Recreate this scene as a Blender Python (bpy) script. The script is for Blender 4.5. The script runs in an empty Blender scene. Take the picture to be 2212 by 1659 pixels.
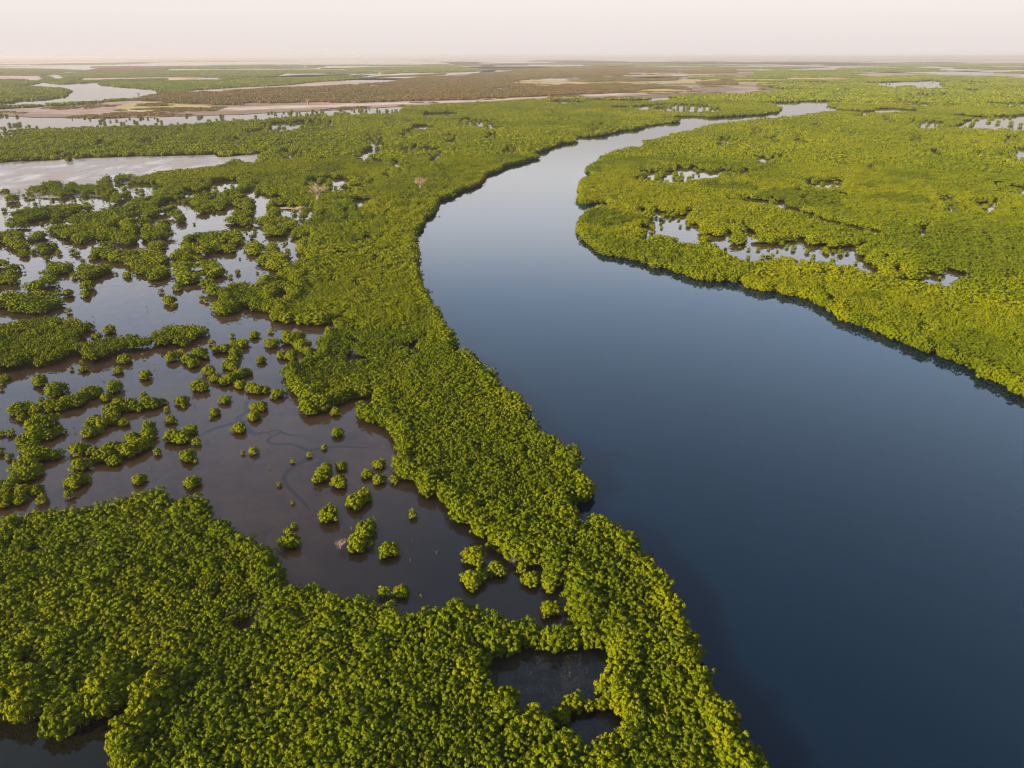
import bpy, math, random
import numpy as np
from mathutils import Vector, Matrix, geometry

# ------------------------------------------------------------------ camera, sky, sun, exposure
sc = bpy.context.scene
col = sc.collection
CAM_H = 80.0
cam = bpy.data.cameras.new('camera')
cam.sensor_fit = 'HORIZONTAL'; cam.sensor_width = 36.0; cam.lens = 36.0 * 1535.0 / 2212.0
cam.clip_start = 0.5; cam.clip_end = 150000.0
cam_o = bpy.data.objects.new('camera', cam); col.objects.link(cam_o)
cam_o.location = (0, 0, CAM_H)
cam_o.rotation_euler = (math.radians(90 - 24.75), 0, 0)
sc.camera = cam_o

SUN_ELEV = math.radians(20.0)
SUN_AZ = math.radians(-120.0)          # compass-like: 0 = +Y (into the picture), negative = left
to_sun = Vector((math.sin(SUN_AZ) * math.cos(SUN_ELEV), math.cos(SUN_AZ) * math.cos(SUN_ELEV), math.sin(SUN_ELEV)))
world = bpy.data.worlds.new('World'); sc.world = world; world.use_nodes = True
wn = world.node_tree; wn.nodes.clear()
w_out = wn.nodes.new('ShaderNodeOutputWorld'); w_bg = wn.nodes.new('ShaderNodeBackground')
sky = wn.nodes.new('ShaderNodeTexSky'); sky.sky_type = 'NISHITA'; sky.sun_disc = False
sky.sun_elevation = SUN_ELEV; sky.sun_rotation = SUN_AZ
sky.altitude = 0; sky.air_density = 1.3; sky.dust_density = 0.5; sky.ozone_density = 1.4
w_bg.inputs['Strength'].default_value = 0.07
# a thick layer of dusty air low over the horizon, the same all round
w_tc = wn.nodes.new('ShaderNodeTexCoord'); w_sep = wn.nodes.new('ShaderNodeSeparateXYZ'); wn.links.new(w_tc.outputs['Generated'], w_sep.inputs[0])
w_abs = wn.nodes.new('ShaderNodeMath'); w_abs.operation = 'ABSOLUTE'; wn.links.new(w_sep.outputs[2], w_abs.inputs[0])
w_sq = wn.nodes.new('ShaderNodeMath'); w_sq.operation = 'MULTIPLY'; wn.links.new(w_abs.outputs[0], w_sq.inputs[0]); wn.links.new(w_abs.outputs[0], w_sq.inputs[1])
w_mul = wn.nodes.new('ShaderNodeMath'); w_mul.operation = 'MULTIPLY'; w_mul.inputs[1].default_value = -5.5; wn.links.new(w_sq.outputs[0], w_mul.inputs[0])
w_exp = wn.nodes.new('ShaderNodeMath'); w_exp.operation = 'EXPONENT'; wn.links.new(w_mul.outputs[0], w_exp.inputs[0])
w_mix = wn.nodes.new('ShaderNodeMix'); w_mix.data_type = 'RGBA'
w_ramp = wn.nodes.new('ShaderNodeValToRGB'); w_ramp.color_ramp.interpolation = 'EASE'
while len(w_ramp.color_ramp.elements) < 5: w_ramp.color_ramp.elements.new(0.5)
for e_, (p_, c_) in zip(w_ramp.color_ramp.elements, [(0.0, (2.08, 1.88, 1.83)), (0.085, (2.3, 2.1, 2.05)), (0.16, (4.6, 4.4, 4.4)), (0.22, (5.0, 5.05, 5.5)), (0.32, (3.4, 4.3, 5.9))]):
    e_.position = p_; e_.color = (*c_, 1)
wn.links.new(w_abs.outputs[0], w_ramp.inputs[0]); wn.links.new(w_ramp.outputs[0], w_mix.inputs[7])
wn.links.new(w_exp.outputs[0], w_mix.inputs[0]); wn.links.new(sky.outputs[0], w_mix.inputs[6])
wn.links.new(w_mix.outputs[2], w_bg.inputs[0]); wn.links.new(w_bg.outputs[0], w_out.inputs[0])
sun = bpy.data.lights.new('sun', 'SUN'); sun.energy = 5.0; sun.angle = math.radians(1.5); sun.color = (1.0, 0.79, 0.48)
sun_o = bpy.data.objects.new('sun', sun); col.objects.link(sun_o)
sun_o.rotation_euler = to_sun.to_track_quat('Z', 'Y').to_euler(); sun_o.location = (-60, -40, 200)
vs = sc.view_settings
vs.view_transform = 'Standard'; vs.look = 'None'; vs.gamma = 1.0; vs.exposure = 2.52
try: vs.use_curve_mapping = False
except Exception: pass
sc.cycles.max_bounces = 6; sc.cycles.diffuse_bounces = 2; sc.cycles.glossy_bounces = 3
sc.cycles.transmission_bounces = 3; sc.cycles.transparent_max_bounces = 8; sc.cycles.volume_bounces = 1
sc.cycles.use_denoising = True; sc.cycles.pixel_filter_type = 'BLACKMAN_HARRIS'; sc.cycles.filter_width = 1.15
sc.cycles.caustics_reflective = False; sc.cycles.caustics_refractive = False
HAZE_DENSITY = 0.00008

# ------------------------------------------------------------------ the map, in metres (camera above 0,0; +y away)
MAP = {
 'river': [
  [(33.3,45.4),(31.4,50.7),(30.5,58.1),(30.4,60.6),(29.3,62.5),(29.1,66),(28.3,69.7),(27.9,75.4),(27.3,79.8),(26.5,85.7),(25.2,91.6),(24.9,94.9),(23.2,95.7),(21.5,98.1),(21.6,102.8),(19.8,106.5),(18,109.8),(15.2,111.1),(13.1,109.8),(11.7,113.7),(11.5,116),(14.4,116.9),(17,118.1),(17.4,119.1),(16.4,122.5),(14.6,126.7),(12.8,128.2),(13.5,134.3),(11.6,138.7),(9.2,139.4),(6.7,141.6),(6.1,146.4),(5.2,152),(3.6,155.3),(0.2,157),(1.6,161.3),(-1,165),(-4.1,165.9),(-3.8,170.5),(-5.8,178.1),(-10,186.3),(-14.6,197),(-19.5,215.1),(-21.7,224.1),(-26.1,237),(-28.2,247.4),(-31.8,254.9),(-36.1,282.5),(-38.7,294.5),(-40.2,310.2),(-42.1,317.1),(-43,333.5),(-45.4,344.8),(-43.1,364.9),(-44.7,383.9),(-46.6,390),(-42.2,392),(-40.3,413.8),(-41.8,440.4),(-38.1,453.6),(-32,479.2),(-23.8,501.1),(-17.7,547),(-5.4,583.7),(8.4,606.2),(19.5,640.5),(31,690.4),(43.1,728),(60.3,755.3),(66.7,777.1),(67.9,811.2),(75.9,808),(99.5,824.4),(115.9,859.2),(162.7,927.2),(189.1,966.4),(200.9,984),(263.2,1054.6),(312.5,1101.8),(373.8,1135.7),(418.5,1190.3),(450.6,1271.7),(465.1,1346.3),(495.6,1436.7),(555.7,1493),(626,1517),(578.2,1393.5),(553.3,1288.1),(491.4,1183.2),(431.5,1117.1),(370.7,1051.5),(325.3,1021.4),(256,953.1),(194,850),(176.1,830),(150.5,774.9),(131.6,758.1),(124.2,718.9),(110.4,705.1),(91.8,674.5),(80.8,641),(62.9,582.7),(52,518.1),(44.3,467.4),(42.4,430.1),(45.1,424.3),(55.9,431.6),(61.1,422.2),(56.3,412.8),(47.6,406),(41.7,390.8),(36.8,372.7),(34.9,351.3),(35.6,335.1),(38.8,317.3),(41.2,307.7),(45.6,305.1),(52.9,296.1),(66.5,283.1),(70.5,275.6),(77.3,269.5),(84.5,266),(88.8,269.5),(87.8,261.4),(93,257),(97.2,259.9),(99.6,251.7),(105.1,252.7),(105.8,247.5),(109.2,246.5),(106.2,235.8),(109.7,233.9),(108.4,225),(112.4,218.2),(116.8,209.5),(120.3,201.3),(122.8,192.8),(127.2,188.6),(129.2,185.3),(127.7,180.4),(130.3,174.2),(130.3,168.4),(131.5,164.2),(140.5,146.8),(149.1,121.4),(141.1,89.2),(93.5,46.7)],
 ],
 'lagoon': [
  [(-144.3,99.3),(-110.6,107.4),(-94.6,108.9),(-90.8,108.4),(-88.6,109.4),(-88.8,110.6),(-84.7,111.1),(-83.6,110.1),(-82.3,110.9),(-80.1,111.6),(-78,112.1),(-76.3,113.4),(-73.7,114.7),(-72.3,116),(-70,116.8),(-69.6,118.7),(-66.6,118.7),(-65.1,116.3),(-64.9,113.2),(-62.8,114.7),(-62.1,116),(-61.6,117.7),(-60.2,117.1),(-59,114.5),(-56.6,110.9),(-53.8,110.4),(-51.9,108.4),(-49.6,108.2),(-48.1,104.7),(-45.8,102.9),(-45.4,101.6),(-44.1,101.8),(-42.9,100.5),(-41.7,100.9),(-39.6,98.6),(-39.4,96.9),(-38.2,94.1),(-37.3,92),(-36.1,91.6),(-34.9,91.8),(-30.7,90.3),(-29.5,91.3),(-28.2,90),(-25.3,87.1),(-23.7,87.5),(-22,86.1),(-18.5,85.4),(-16.6,83.9),(-14.7,85.1),(-12.9,84.4),(-10.9,85.2),(-9.1,84.4),(-8.1,85.9),(-3.5,84.9),(-0.6,84.7),(-0.3,82.8),(1,83.7),(2.8,83.4),(3.3,82.1),(4.5,82.8),(6.3,81.5),(7.1,82.8),(9.2,82.8),(10.7,83.9),(9.6,86.9),(11.3,89.7),(9.7,91.9),(7.2,91.7),(4.9,92.3),(4.5,93.2),(4.8,95.8),(2.5,98.2),(0.1,99.8),(-1,100.7),(-2.6,101.3),(-4.1,104.4),(-6.4,106),(-8.2,108.8),(-8.6,110.7),(-9.9,111.2),(-10.1,112.7),(-12.9,114.4),(-13.2,117.3),(-15.7,118.4),(-19.9,119.8),(-19.4,121.3),(-19.1,123.9),(-21.7,124.5),(-24.9,124.8),(-25.9,127.2),(-26.3,131.6),(-25.1,134.8),(-25.6,136.2),(-25.4,138.9),(-26.3,144),(-28.9,147.7),(-30.9,149.2),(-33.3,150),(-36.8,151.2),(-38,154.4),(-36,155.2),(-33.7,155.2),(-33.7,157.4),(-35.1,163.5),(-41.2,163.5),(-41.5,161.3),(-42.9,160.4),(-45.4,159.5),(-45.8,156.1),(-47.4,156.5),(-49.2,156.9),(-50.1,152),(-53.7,155.2),(-53.6,162.1),(-59.1,170.4),(-63.6,178.5),(-62.9,182.6),(-60.5,184.8),(-57.3,189.3),(-57.3,192.9),(-58.7,200.3),(-56.5,202.9),(-59,209.6),(-58.7,216.7),(-66.6,219.4),(-74.1,219.4),(-81.1,223.9),(-82,230.2),(-86.2,231.8),(-92.3,234.3),(-96.1,235.9),(-94.6,230.2),(-101.7,229.4),(-104.4,235.1),(-104.4,243.7),(-109.9,251),(-115.4,254.7),(-117.3,259.6),(-119.7,262.6),(-122.4,270.9),(-123.5,264.6),(-125.4,263.6),(-135.5,273),(-136.1,267.7),(-142,268.8),(-145.4,264.6),(-154.9,275.2),(-159.7,288.9),(-162.9,291.3),(-163.1,284.2),(-155,268.8),(-157.9,264.6),(-163.6,270.9),(-168,265.6),(-175.2,268.8),(-172.2,262.6),(-176.9,258.6),(-176.9,254.7),(-167.9,246.2),(-160.4,240.8),(-156.7,237.4),(-160.1,235.1),(-163.1,228.6),(-170.4,229.4),(-177.8,235.1),(-212.5,238.3),(-278.3,223.8)],
 ],
 'islet': [
  [(-189.8,209.6),(-162.5,212.4),(-156.8,218.2),(-149.7,219.7),(-145.4,216.8),(-141.1,219.7),(-138.1,215.3),(-136,210.9),(-132.7,201.6),(-130.2,197.8),(-124.8,199),(-123.5,202.9),(-120.4,204.2),(-111.3,202.9),(-111.2,206.8),(-110.3,212.3),(-107.4,213.7),(-101.4,212.3),(-99.3,209.5),(-99.6,208.7),(-99.8,202.1),(-105.2,199.5),(-110.9,197.7),(-117,197.1),(-117.3,192.2),(-120.3,187.6),(-123.9,191.1),(-128.4,193.4),(-129.5,189.9),(-130.7,186.5),(-135.3,185.4),(-137.8,188.8),(-137.2,182.1),(-142.9,181.6),(-164.3,175.8)],
 ],
 'pool': [
  [(-4.2,76.9),(-1.9,77.3),(-0.4,76.9),(1.7,78.8),(2.1,78),(4.1,77.6),(6.2,77.3),(8,77.3),(9.8,77.7),(10.6,78.9),(13.3,78.5),(13.6,77.3),(13.1,74.7),(12,74),(11.4,72.3),(10.7,71.5),(11.3,70.8),(9.9,69.8),(6.7,69),(6.5,68),(4.8,67.6),(4.3,65),(3.5,65.8),(3.1,67.5),(2.1,68.7),(1.3,70.8),(-0.1,72.1),(-1,73.8),(-2.7,73.5),(-2.9,71.1),(-3.3,72.7),(-4.2,73.8)],
  [(8.3,67.8),(10.2,67.9),(11.9,68.1),(13,68.6),(13.1,65.5),(12.8,64.8),(11.9,64.3),(11.7,63.6),(10.2,63.2),(9.6,62.3),(8.4,62.1),(7.9,63.6),(7,64.3),(8.1,65.3)],
  [(-69.6,76.7),(-67.1,77),(-66.7,75.8),(-66.9,74.7),(-68.4,75.6)],
 ],
 'creek': [
  [(-84.7,65),(-67.3,66.1),(-64.7,66.1),(-63.1,66.9),(-62.8,68.2),(-60.6,68.3),(-60.1,66.7),(-59.5,65.5),(-57.8,64.3),(-55.9,64.6),(-55.2,65.9),(-55.2,66.9),(-52.9,67.7),(-52.7,68.2),(-51.1,68.3),(-50.5,66.6),(-51.2,64.5),(-51.6,62.9),(-51.2,61.6),(-49.7,59.7),(-48.9,58.9),(-47.3,56),(-50.9,52.3),(-75.1,54.1)],
 ],
 'creeksheet': [
  [(-87.4,68.2),(-68.7,68.2),(-65.1,68.9),(-63.6,70),(-61.3,70.3),(-51.1,70.3),(-49.2,67.7),(-49.8,64.6),(-48.3,60),(-45.9,55.2),(-50.9,51.5),(-75,53.3)],
 ],
 'pond': [
  [(-223.5,312.9),(-221.8,315.7),(-217.9,311.6),(-212.8,315.7),(-206.4,314.3),(-212,330.1),(-205.3,327.1),(-200.6,321.3),(-197.6,318.5),(-187,314.3),(-182.1,307.6),(-173.5,301.9),(-164.4,295.6),(-154.3,281.8),(-151.6,274.9),(-152.9,272.7),(-157.7,274.9),(-167.4,289.1),(-170,286.6),(-173.8,289.1),(-177.7,289.1),(-186.6,289.1),(-192.8,286.6),(-195.7,283),(-204.7,285.4)],
  [(-210.2,266.2),(-197.6,265.2),(-192.7,263.2),(-179.2,247.2),(-185.4,248.1),(-196.6,248.1)],
  [(-164.7,249.1),(-175.6,269.3),(-178,271.5),(-176.8,272.5),(-163.5,253.9)],
  [(-179.3,282.5),(-176.2,283.6),(-165.7,266.1),(-166.3,263)],
  [(-164.3,280.2),(-163.5,284.8),(-157.4,280.2),(-154.1,273.6),(-144.9,251.9),(-150,259.9)],
  [(-166.4,330.1),(-164.1,334.6),(-160.5,333.1),(-149.3,304.9),(-149.5,300.8)],
  [(-147.7,291.9),(-147.7,299.4),(-144,296.8),(-134.4,274.9),(-130.9,264),(-132.7,264),(-144.7,289.5)],
  [(-129.7,312.9),(-121.1,291.9),(-117.6,289.5),(-114.2,294.4),(-105.7,294.4),(-102.1,287.1),(-97.5,270.5),(-98.3,261.9),(-97.6,257.9),(-105.2,259.9),(-109.4,251),(-115,264),(-117.2,268.3),(-119.7,284.8),(-121.7,291.9)],
  [(-130.6,327.1),(-131.3,333.1),(-125.7,331.6),(-116.2,302.2),(-117.1,291.7),(-119.6,296.9)],
  [(-139.5,354),(-133.1,355.7),(-131.9,359.2),(-128.2,364.5),(-118.6,334.5),(-118.4,325.1),(-122.9,323.6)],
  [(-144.3,386),(-154.5,424.2),(-164.5,459.8),(-160.4,465.4),(-150.1,454.4),(-147.5,433.8),(-142.1,419.5),(-133,381.8),(-137.1,381.8),(-135.9,366),(-131.3,354.9),(-133.8,353.2),(-138.5,373.8)],
  [(-116.2,336.2),(-113.6,342.5),(-107.3,336.2),(-100.3,345.7),(-97.8,339.3),(-102.6,327.1),(-88.9,296.9),(-92.1,294.3),(-90.7,289.1),(-93.9,289.2),(-103.9,307.6)],
  [(-140.7,414.9),(-135.1,423.2),(-121.4,419.5),(-114.8,414.9),(-108,383.9),(-108.7,373.8),(-109.8,366),(-104.2,351.4),(-105.1,346.2),(-107.8,347.9),(-111.6,369.9),(-117.9,377.8),(-124.8,381.8)],
  [(-274.8,495.1),(-281.8,521.5),(-269.3,522.9),(-256.8,501.5),(-243,501.5),(-230.9,476.9),(-219.1,440.3),(-225.4,437.7),(-222.6,422.4),(-216.7,410.3),(-220.8,408),(-226.4,410.3),(-232.3,427.3),(-243.9,448.5),(-246.8,443)],
  [(-360.6,468.2),(-334.4,473.9),(-328,478),(-321.1,476.9),(-309.7,479.8),(-302.9,476.9),(-286.1,473.9),(-285.7,476.9),(-275.5,476.9),(-265.4,476.9),(-252.5,465.4),(-226.1,408),(-240.8,412.7),(-247.8,417.5),(-257.7,417.5),(-263.6,408),(-268.5,398.9),(-275.6,403.4),(-271.7,394.5),(-277.6,389.3),(-297.4,381.8)],
  [(-216.5,501.5),(-209.2,504.7),(-204.4,514.7),(-193.7,521.5),(-186.7,501.5),(-179.5,465.6),(-180.3,459.8),(-181.1,454.1),(-185.4,455.2),(-194.6,454.1)],
  [(-182.4,492),(-172.9,501.5),(-159.8,459.8),(-161.8,456.9),(-157,454.1),(-163.8,448.5)],
  [(-196.5,476.9),(-189.3,473.9),(-174,432.5),(-173,422.4),(-178.2,432.5)],
  [(-223.3,482.8),(-217.5,473.9),(-205.3,471.1),(-194.6,437.7),(-205.2,451.7),(-185.5,419.9),(-182.6,412.7),(-187.2,398.9),(-193.3,401.1),(-207.3,438.8),(-210.2,454.4)],
  [(-146.7,514.7),(-139.7,521.5),(-129.5,525),(-120.6,484),(-126.9,476.5),(-134.5,474.7)],
  [(-124.7,495.1),(-117.6,496.4),(-106.1,459.8),(-115.6,458.6)],
  [(-215.4,677.1),(-205.1,690.8),(-183.5,679.3),(-172.7,610.5),(-182.3,617.6),(-191.2,608.5)],
  [(-299.3,843.8),(-321.1,962.6),(-302.9,1008.5),(-272,1033.1),(-243,1008.5),(-243.7,903),(-258,862.7),(-283.2,853.1),(-294.1,843.8)],
  [(-607.5,863.7),(-592.1,867.2),(-568.4,863.7),(-509.8,772.5),(-526.5,772.5),(-546.1,775.7)],
  [(-278.7,724.2),(-303.9,810),(-297.5,813.2),(-268.4,731.1),(-273.5,720)],
  [(-422.2,945.3),(-418,953.9),(-405.9,941.1),(-373.5,851.3)],
  [(-224.4,720),(-240.9,794.5),(-216.9,714.6)],
  [(-250.5,424.2),(-248.2,424.2),(-226.4,385.1),(-227.7,385.1)],
  [(-158.8,289.5),(-156.3,288.3),(-144.5,264),(-147.3,266.1)],
  [(-152.2,336.2),(-149.8,339.3),(-148.3,335.5),(-140.7,311.8)],
  [(-203.3,339.3),(-199,342.5),(-185.7,316.7),(-188.9,316.1)],
  [(-84.9,275.8),(-82.4,278),(-81.3,273.6),(-79.4,256.9)],
  [(-90.3,253.4),(-87.2,254.3),(-84,251.5),(-80.5,237.3),(-85.1,238.1)],
  [(-117.1,359.2),(-112.9,360.9),(-103.7,328.2),(-107,329.8)],
  [(-127.6,633.2),(-142.2,730),(-145,770.9),(-150,803.7),(-133.4,788.5),(-115.9,678.8),(-127.1,712.3),(-104.2,591.2),(-113.3,593.4),(-120.1,600.7)],
  [(-70.1,821.2),(-62.9,837.7),(-54.7,738.2),(-61.8,731.1)],
  [(-103,714.8),(-98.7,727.5),(-91.1,721.1),(-82.2,644),(-90.2,644)],
  [(-116.7,788.4),(-126.8,881.9),(-120.5,885.6),(-106.5,778.8),(-111.8,782)],
  [(-72.5,1045.8),(-63.9,1064.2),(-50.1,1048.4),(-43.6,1045.8),(-28,1020.7),(-10.1,913.6),(-17.2,892.5),(-32,898.8),(-46.5,931.1),(-61.7,931.1)],
  [(-6.5,714.8),(0.1,712.3),(-0.5,636.4),(-5.2,636.4)],
  [(68.6,1099.9),(65.6,970.6),(62.1,947),(66.4,1069.5)],
  [(87.7,862.7),(106.1,985),(113.9,1001.4),(119.5,962.6),(98.8,866.6),(87.3,840.1)],
  [(112.7,1424.9),(127.8,1415.6),(112,1268.5),(102.1,1272.6)],
  [(-95.5,553.8),(-90.7,556.9),(-84.2,516.5),(-88.3,515.1)],
  [(-140.4,521.5),(-131,528.6),(-119.7,484),(-126.1,479)],
  [(-123.2,495.1),(-112,496.4),(-95.3,456.9),(-100.5,452.9)],
  [(-97.5,438.8),(-93.6,444.9),(-82.3,442.9),(-83.2,407.1),(-89.6,404.3)],
  [(-123.2,528.6),(-120.5,537.2),(-118.7,528.6),(-113.1,489.2)],
  [(-90.4,587.4),(-87.3,591.8),(-80.8,546.8),(-83.3,544.4)],
  [(-94.7,401.7),(-92.3,402.5),(-85.9,373.8),(-87.8,373.8)],
  [(12.6,1108.1),(19.2,1243.9),(16.3,1083.6)],
  [(-257.3,1028.1),(-244,1020.7),(-220,915.7),(-232.3,920.1)],
  [(97.2,556.7),(111,560.3),(123.5,563),(130.4,583.5),(145.4,576.8),(154.6,564.8),(173.3,564.8),(169.4,551.5),(143,517),(127.9,505.1),(119,497.5),(107.6,493.8),(99.9,490.1),(97.9,505.1),(88,502.8)],
  [(74.7,401.7),(79.4,411.5),(87.3,406.6),(93.7,399.3),(101.8,414.1),(98.9,396.9),(92.1,383.2),(97.3,366.3),(88.8,331.5),(84.3,331.5),(77.1,328),(75.7,337),(71.6,337),(68.9,340.7),(61.3,329.8),(59.1,326.3),(69.2,374.6)],
  [(93,318.9),(99.2,324.4),(105.5,329.3),(117.1,332.7),(124.8,336.2),(132.5,339),(141.2,337.9),(138.4,326),(142.5,320.2),(151.8,325.3),(166.4,332.7),(163.3,326),(143.1,294.6),(139.2,288.9),(154.9,307.2),(149.6,280.4),(143.9,268.2),(141.2,272.7),(138.9,283),(131.8,283),(131.9,288.4),(125.9,291.7),(121.2,294.6),(117.6,299),(111.4,300.5),(100.8,290.3),(94.3,290.3),(94.2,297.5)],
  [(156.4,284.8),(163.4,288),(154.2,265.3),(147.1,261.1)],
  [(168.3,282.2),(171.2,277.2),(176.3,275.2),(163,254.3),(157.6,253.9),(158.1,258.4)],
  [(116.6,294.2),(120.2,296.2),(111.8,278.3)],
  [(141,453.1),(152.8,445.9),(157.8,428.9),(163.9,414.5),(169.1,402),(170.3,383.4),(175.5,378.1),(179.3,363.8),(183.3,359),(186.8,353.5),(177.3,338),(170.1,346.2),(164.8,357.9),(159.6,378.1),(154.7,395.3),(148.6,405.6),(143.2,419.7),(135.9,429)],
  [(262.8,438.2),(274.7,445.1),(254.6,402.7),(245.4,390.8),(241.6,394.2)],
  [(273.8,429.9),(288,433.7),(294.7,431),(261.5,395.7),(259.8,399.2)],
  [(548.1,1037.8),(577,1029.3),(571.4,1002),(495.4,885.4),(478.9,896.9)],
  [(529.5,913.6),(616.3,1023.8),(667.8,1082.5),(712.3,1114.3),(771.3,1141.1),(851.6,1148),(632.5,846.1),(579,850.3),(572,874.1),(550.5,885.4),(523.6,874.1)],
  [(521.4,1067.2),(547.1,1095),(493.3,964.6),(477.5,954)],
  [(190.3,713.1),(222.9,794.7),(237.8,801.6),(212.2,708.6),(193.4,699.8)],
  [(280.4,744.5),(322.3,828.5),(289.4,736.4)],
  [(275.6,803.4),(283.3,806.9),(253.6,723.8)],
  [(416.9,626.6),(485.8,713),(530.3,724.3),(444.3,603.9),(410.3,606.1)],
  [(331.8,496.5),(337.2,493),(363.2,484.7),(330.8,440.3),(306.3,448.3),(306,454.5)],
  [(215.9,1217.3),(279.2,1380.5),(320.5,1411),(352.9,1360.9),(345,1217.3),(329.2,1184.4),(300.6,1157),(266.3,1157),(250.2,1168.6)],
  [(1178,2634),(1275,2652),(1412,2744),(1642,2949),(1431,2565),(1242,2155),(1121,2021),(1075,2021),(1150,2221),(1070,2221)],
  [(685.6,1453.6),(779,1464.7),(758.1,1317.6),(691,1298.2)],
  [(885.7,1464.7),(929,1464.7),(1015.5,1421.4),(904.8,1265.5),(850.6,1293.4)],
  [(738,1807),(918,2099),(902,2044),(730,1737)],
  [(1516,2549),(1593,2599),(1396,2277),(1349,2263)],
  [(383,956),(392.1,963.4),(351.2,863.2),(347,863.2)],
  [(197.6,513.4),(215.5,515.7),(235.2,518.8),(216.4,477.9),(197.1,476.5)],
  [(940,1807),(1008,1841),(899,1641),(842,1611)],
  [(1038,1859),(1040,1824),(907,1597)],
  [(467.6,754),(473.8,757.2),(425.7,680)],
  [(409.4,664.8),(415.5,668.5),(368.6,593.1)],
  [(421,622.3),(427.4,627.8),(379.6,556),(381,560.7)],
  [(231.4,348.8),(235.1,349.9),(220.4,322.8),(217.2,318.8)],
  [(96.1,329.8),(112.3,362.2),(103.4,329.8),(96.6,322.8)],
  [(700,1790),(714,1774),(639,1590),(625,1597)],
  [(-304.2,1138.6),(-300.3,1150.4),(-273.3,1155.2),(-254.7,1167.4),(-249.1,1192.4),(-211.3,1205.4),(-157.9,1218.6),(-131.3,1213.2),(-144,1195),(-169.6,1169.8),(-174.9,1122.5),(-230.6,1117.9),(-272.6,1122.5),(-290.9,1100.1)],
  [(-115.3,1240.3),(-85.6,1248.6),(-76.2,1283.1),(-69.5,1344.8),(-58.6,1328.9),(-67.6,1268.5),(-83.3,1213.2),(-109.8,1221.2)],
  [(1103,2256),(1158,2296),(1031,2033),(982,1999)],
  [(656,1572),(696,1598),(623.5,1423.8),(593,1412.4)],
  [(1183,2023),(1260,2076),(1119,1835),(1065,1807)],
  [(1126,1790),(1180,1824),(1052,1619),(1013,1604)],
  [(535.8,1183.8),(558.8,1198.7),(502.5,1071.8),(484.9,1065.2)],
  [(288.1,905.2),(302.8,918.5),(273,821.8),(261.1,813.9)],
  [(437.7,821.2),(454.9,832.3),(410,746.1),(397.1,741.2)],
  [(281.8,586.4),(291.5,592.2),(270.3,546),(262.7,543.3)],
  [(384,696.6),(411.3,704.7),(373.1,636.1),(349.9,629)],
  [(218.3,647),(240.5,654),(218.2,592.5),(201.5,588.4)],
  [(208.9,362.2),(215.5,364.7),(200.3,337),(194.6,335.5)],
  [(199.4,282.2),(203.2,283.8),(192.1,267.3),(189.1,266.8)],
  [(792,1572),(834,1598),(749.4,1429.5),(715,1412.4)],
  [(540.6,821.2),(565.4,836),(507,746.1),(489,739.6)],
  [(-28.1,829.4),(-16.4,846.2),(-13.1,757.2),(-23.7,745.4)],
  [(-98.8,740.5),(-82.4,730),(-61.8,655.3),(-62.3,646.3),(-75.4,655.3)],
  [(-75.7,668.2),(-62.6,661.7),(-57.8,596.9),(-66.9,600.7)],
  [(-102.8,619.3),(-87.3,609.9),(-83.3,564.9),(-93.8,571.8)],
  [(-82.1,862.7),(-79.4,958.2),(-71.2,858.8),(-79.3,851.3)],
  [(61.2,1175.7),(76.8,1195.4),(71.1,1071.8),(57.4,1060.2)],
  [(199.7,1320.3),(213,1336.7),(189.5,1188.4),(180,1181.3)],
  [(241.8,1362),(270.5,1379.4),(239,1217.7),(217.5,1210.3)],
  [(-160.7,863.7),(-144.8,853.1),(-132.2,769.4),(-142.8,775.7)],
  [(-390,797.6),(-380.5,813.2),(-370.3,797.6),(-348.1,717.3)],
  [(-423.9,768),(-418.7,779.6),(-374.3,698.9),(-380.4,691.2)],
  [(-406.2,668.2),(-400.1,674.8),(-361.1,608.5),(-367.6,606.6)],
  [(-193.1,385.2),(-197.3,387.2),(-184.1,359.3),(-180.3,357.8)],
  [(-253.2,381.3),(-248.4,384.4),(-230.6,356.4),(-235.1,354.9)],
  [(-244,347.3),(-238.5,350.6),(-220.7,325.1),(-225.9,322.1)],
  [(-209.2,368.1),(-205.7,370.7),(-191.1,343.8),(-193.7,341.8)],
  [(-190.3,350.6),(-186.5,354),(-172.9,327.6),(-176.2,325.7)],
  [(-178.1,385.2),(-174.4,388.4),(-161.1,360),(-165.1,358.6)],
  [(-176.4,410.4),(-171,414.9),(-158.6,384.3),(-163.4,381.8)],
  [(-139.2,523.8),(-133.3,522),(-129.1,525.5),(-132.6,538.3)],
 ],
 'mudflat': [
  [(-498.4,591.8),(-423.4,609.9),(-416.6,619.3),(-393.6,624.2),(-369.6,641.9),(-345.4,647),(-315.3,652.2),(-284.3,659.6),(-266.1,666),(-255.5,644.9),(-246.9,651.1),(-228,668.2),(-204.9,584.3),(-237.1,624.2),(-230.2,573.6),(-244.7,564.9),(-252.2,554.9),(-257.4,540.5),(-259.9,521.6),(-265.6,510.8),(-270.5,497.1),(-258.4,465.6),(-258.3,454.1),(-267.5,456.9),(-276.9,451.2),(-280.1,448.5),(-291.3,451.2),(-297.2,448.5),(-314.5,445.7),(-374.5,437.7)],
 ],
 'islandflat': [
  [(-314.4,464.6),(-316.6,473.3),(-312,477.4),(-315.6,488.3),(-318.1,497.8),(-307.8,494.6),(-300.9,479.2),(-291.8,470.4),(-301.5,494.6),(-299.1,495.9),(-290.4,482.2),(-287.7,481),(-283.9,485.3),(-279.8,485.3),(-285,501.1),(-287.8,514.4),(-288.1,521.3),(-277.1,501.1),(-276.4,494.6),(-264.3,473.3),(-264.7,464.6),(-270.7,464.6),(-283.4,473.3),(-274.4,456.3),(-278.2,453.6),(-285.2,459),(-293.7,461.8),(-306.3,476.2),(-304,467.5),(-306.5,461.8)],
  [(-281.4,517.9),(-283.5,532.1),(-278.2,537.2),(-267.7,517.9),(-277.1,521.3),(-271.3,501.1),(-275,504.3)],
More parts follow.
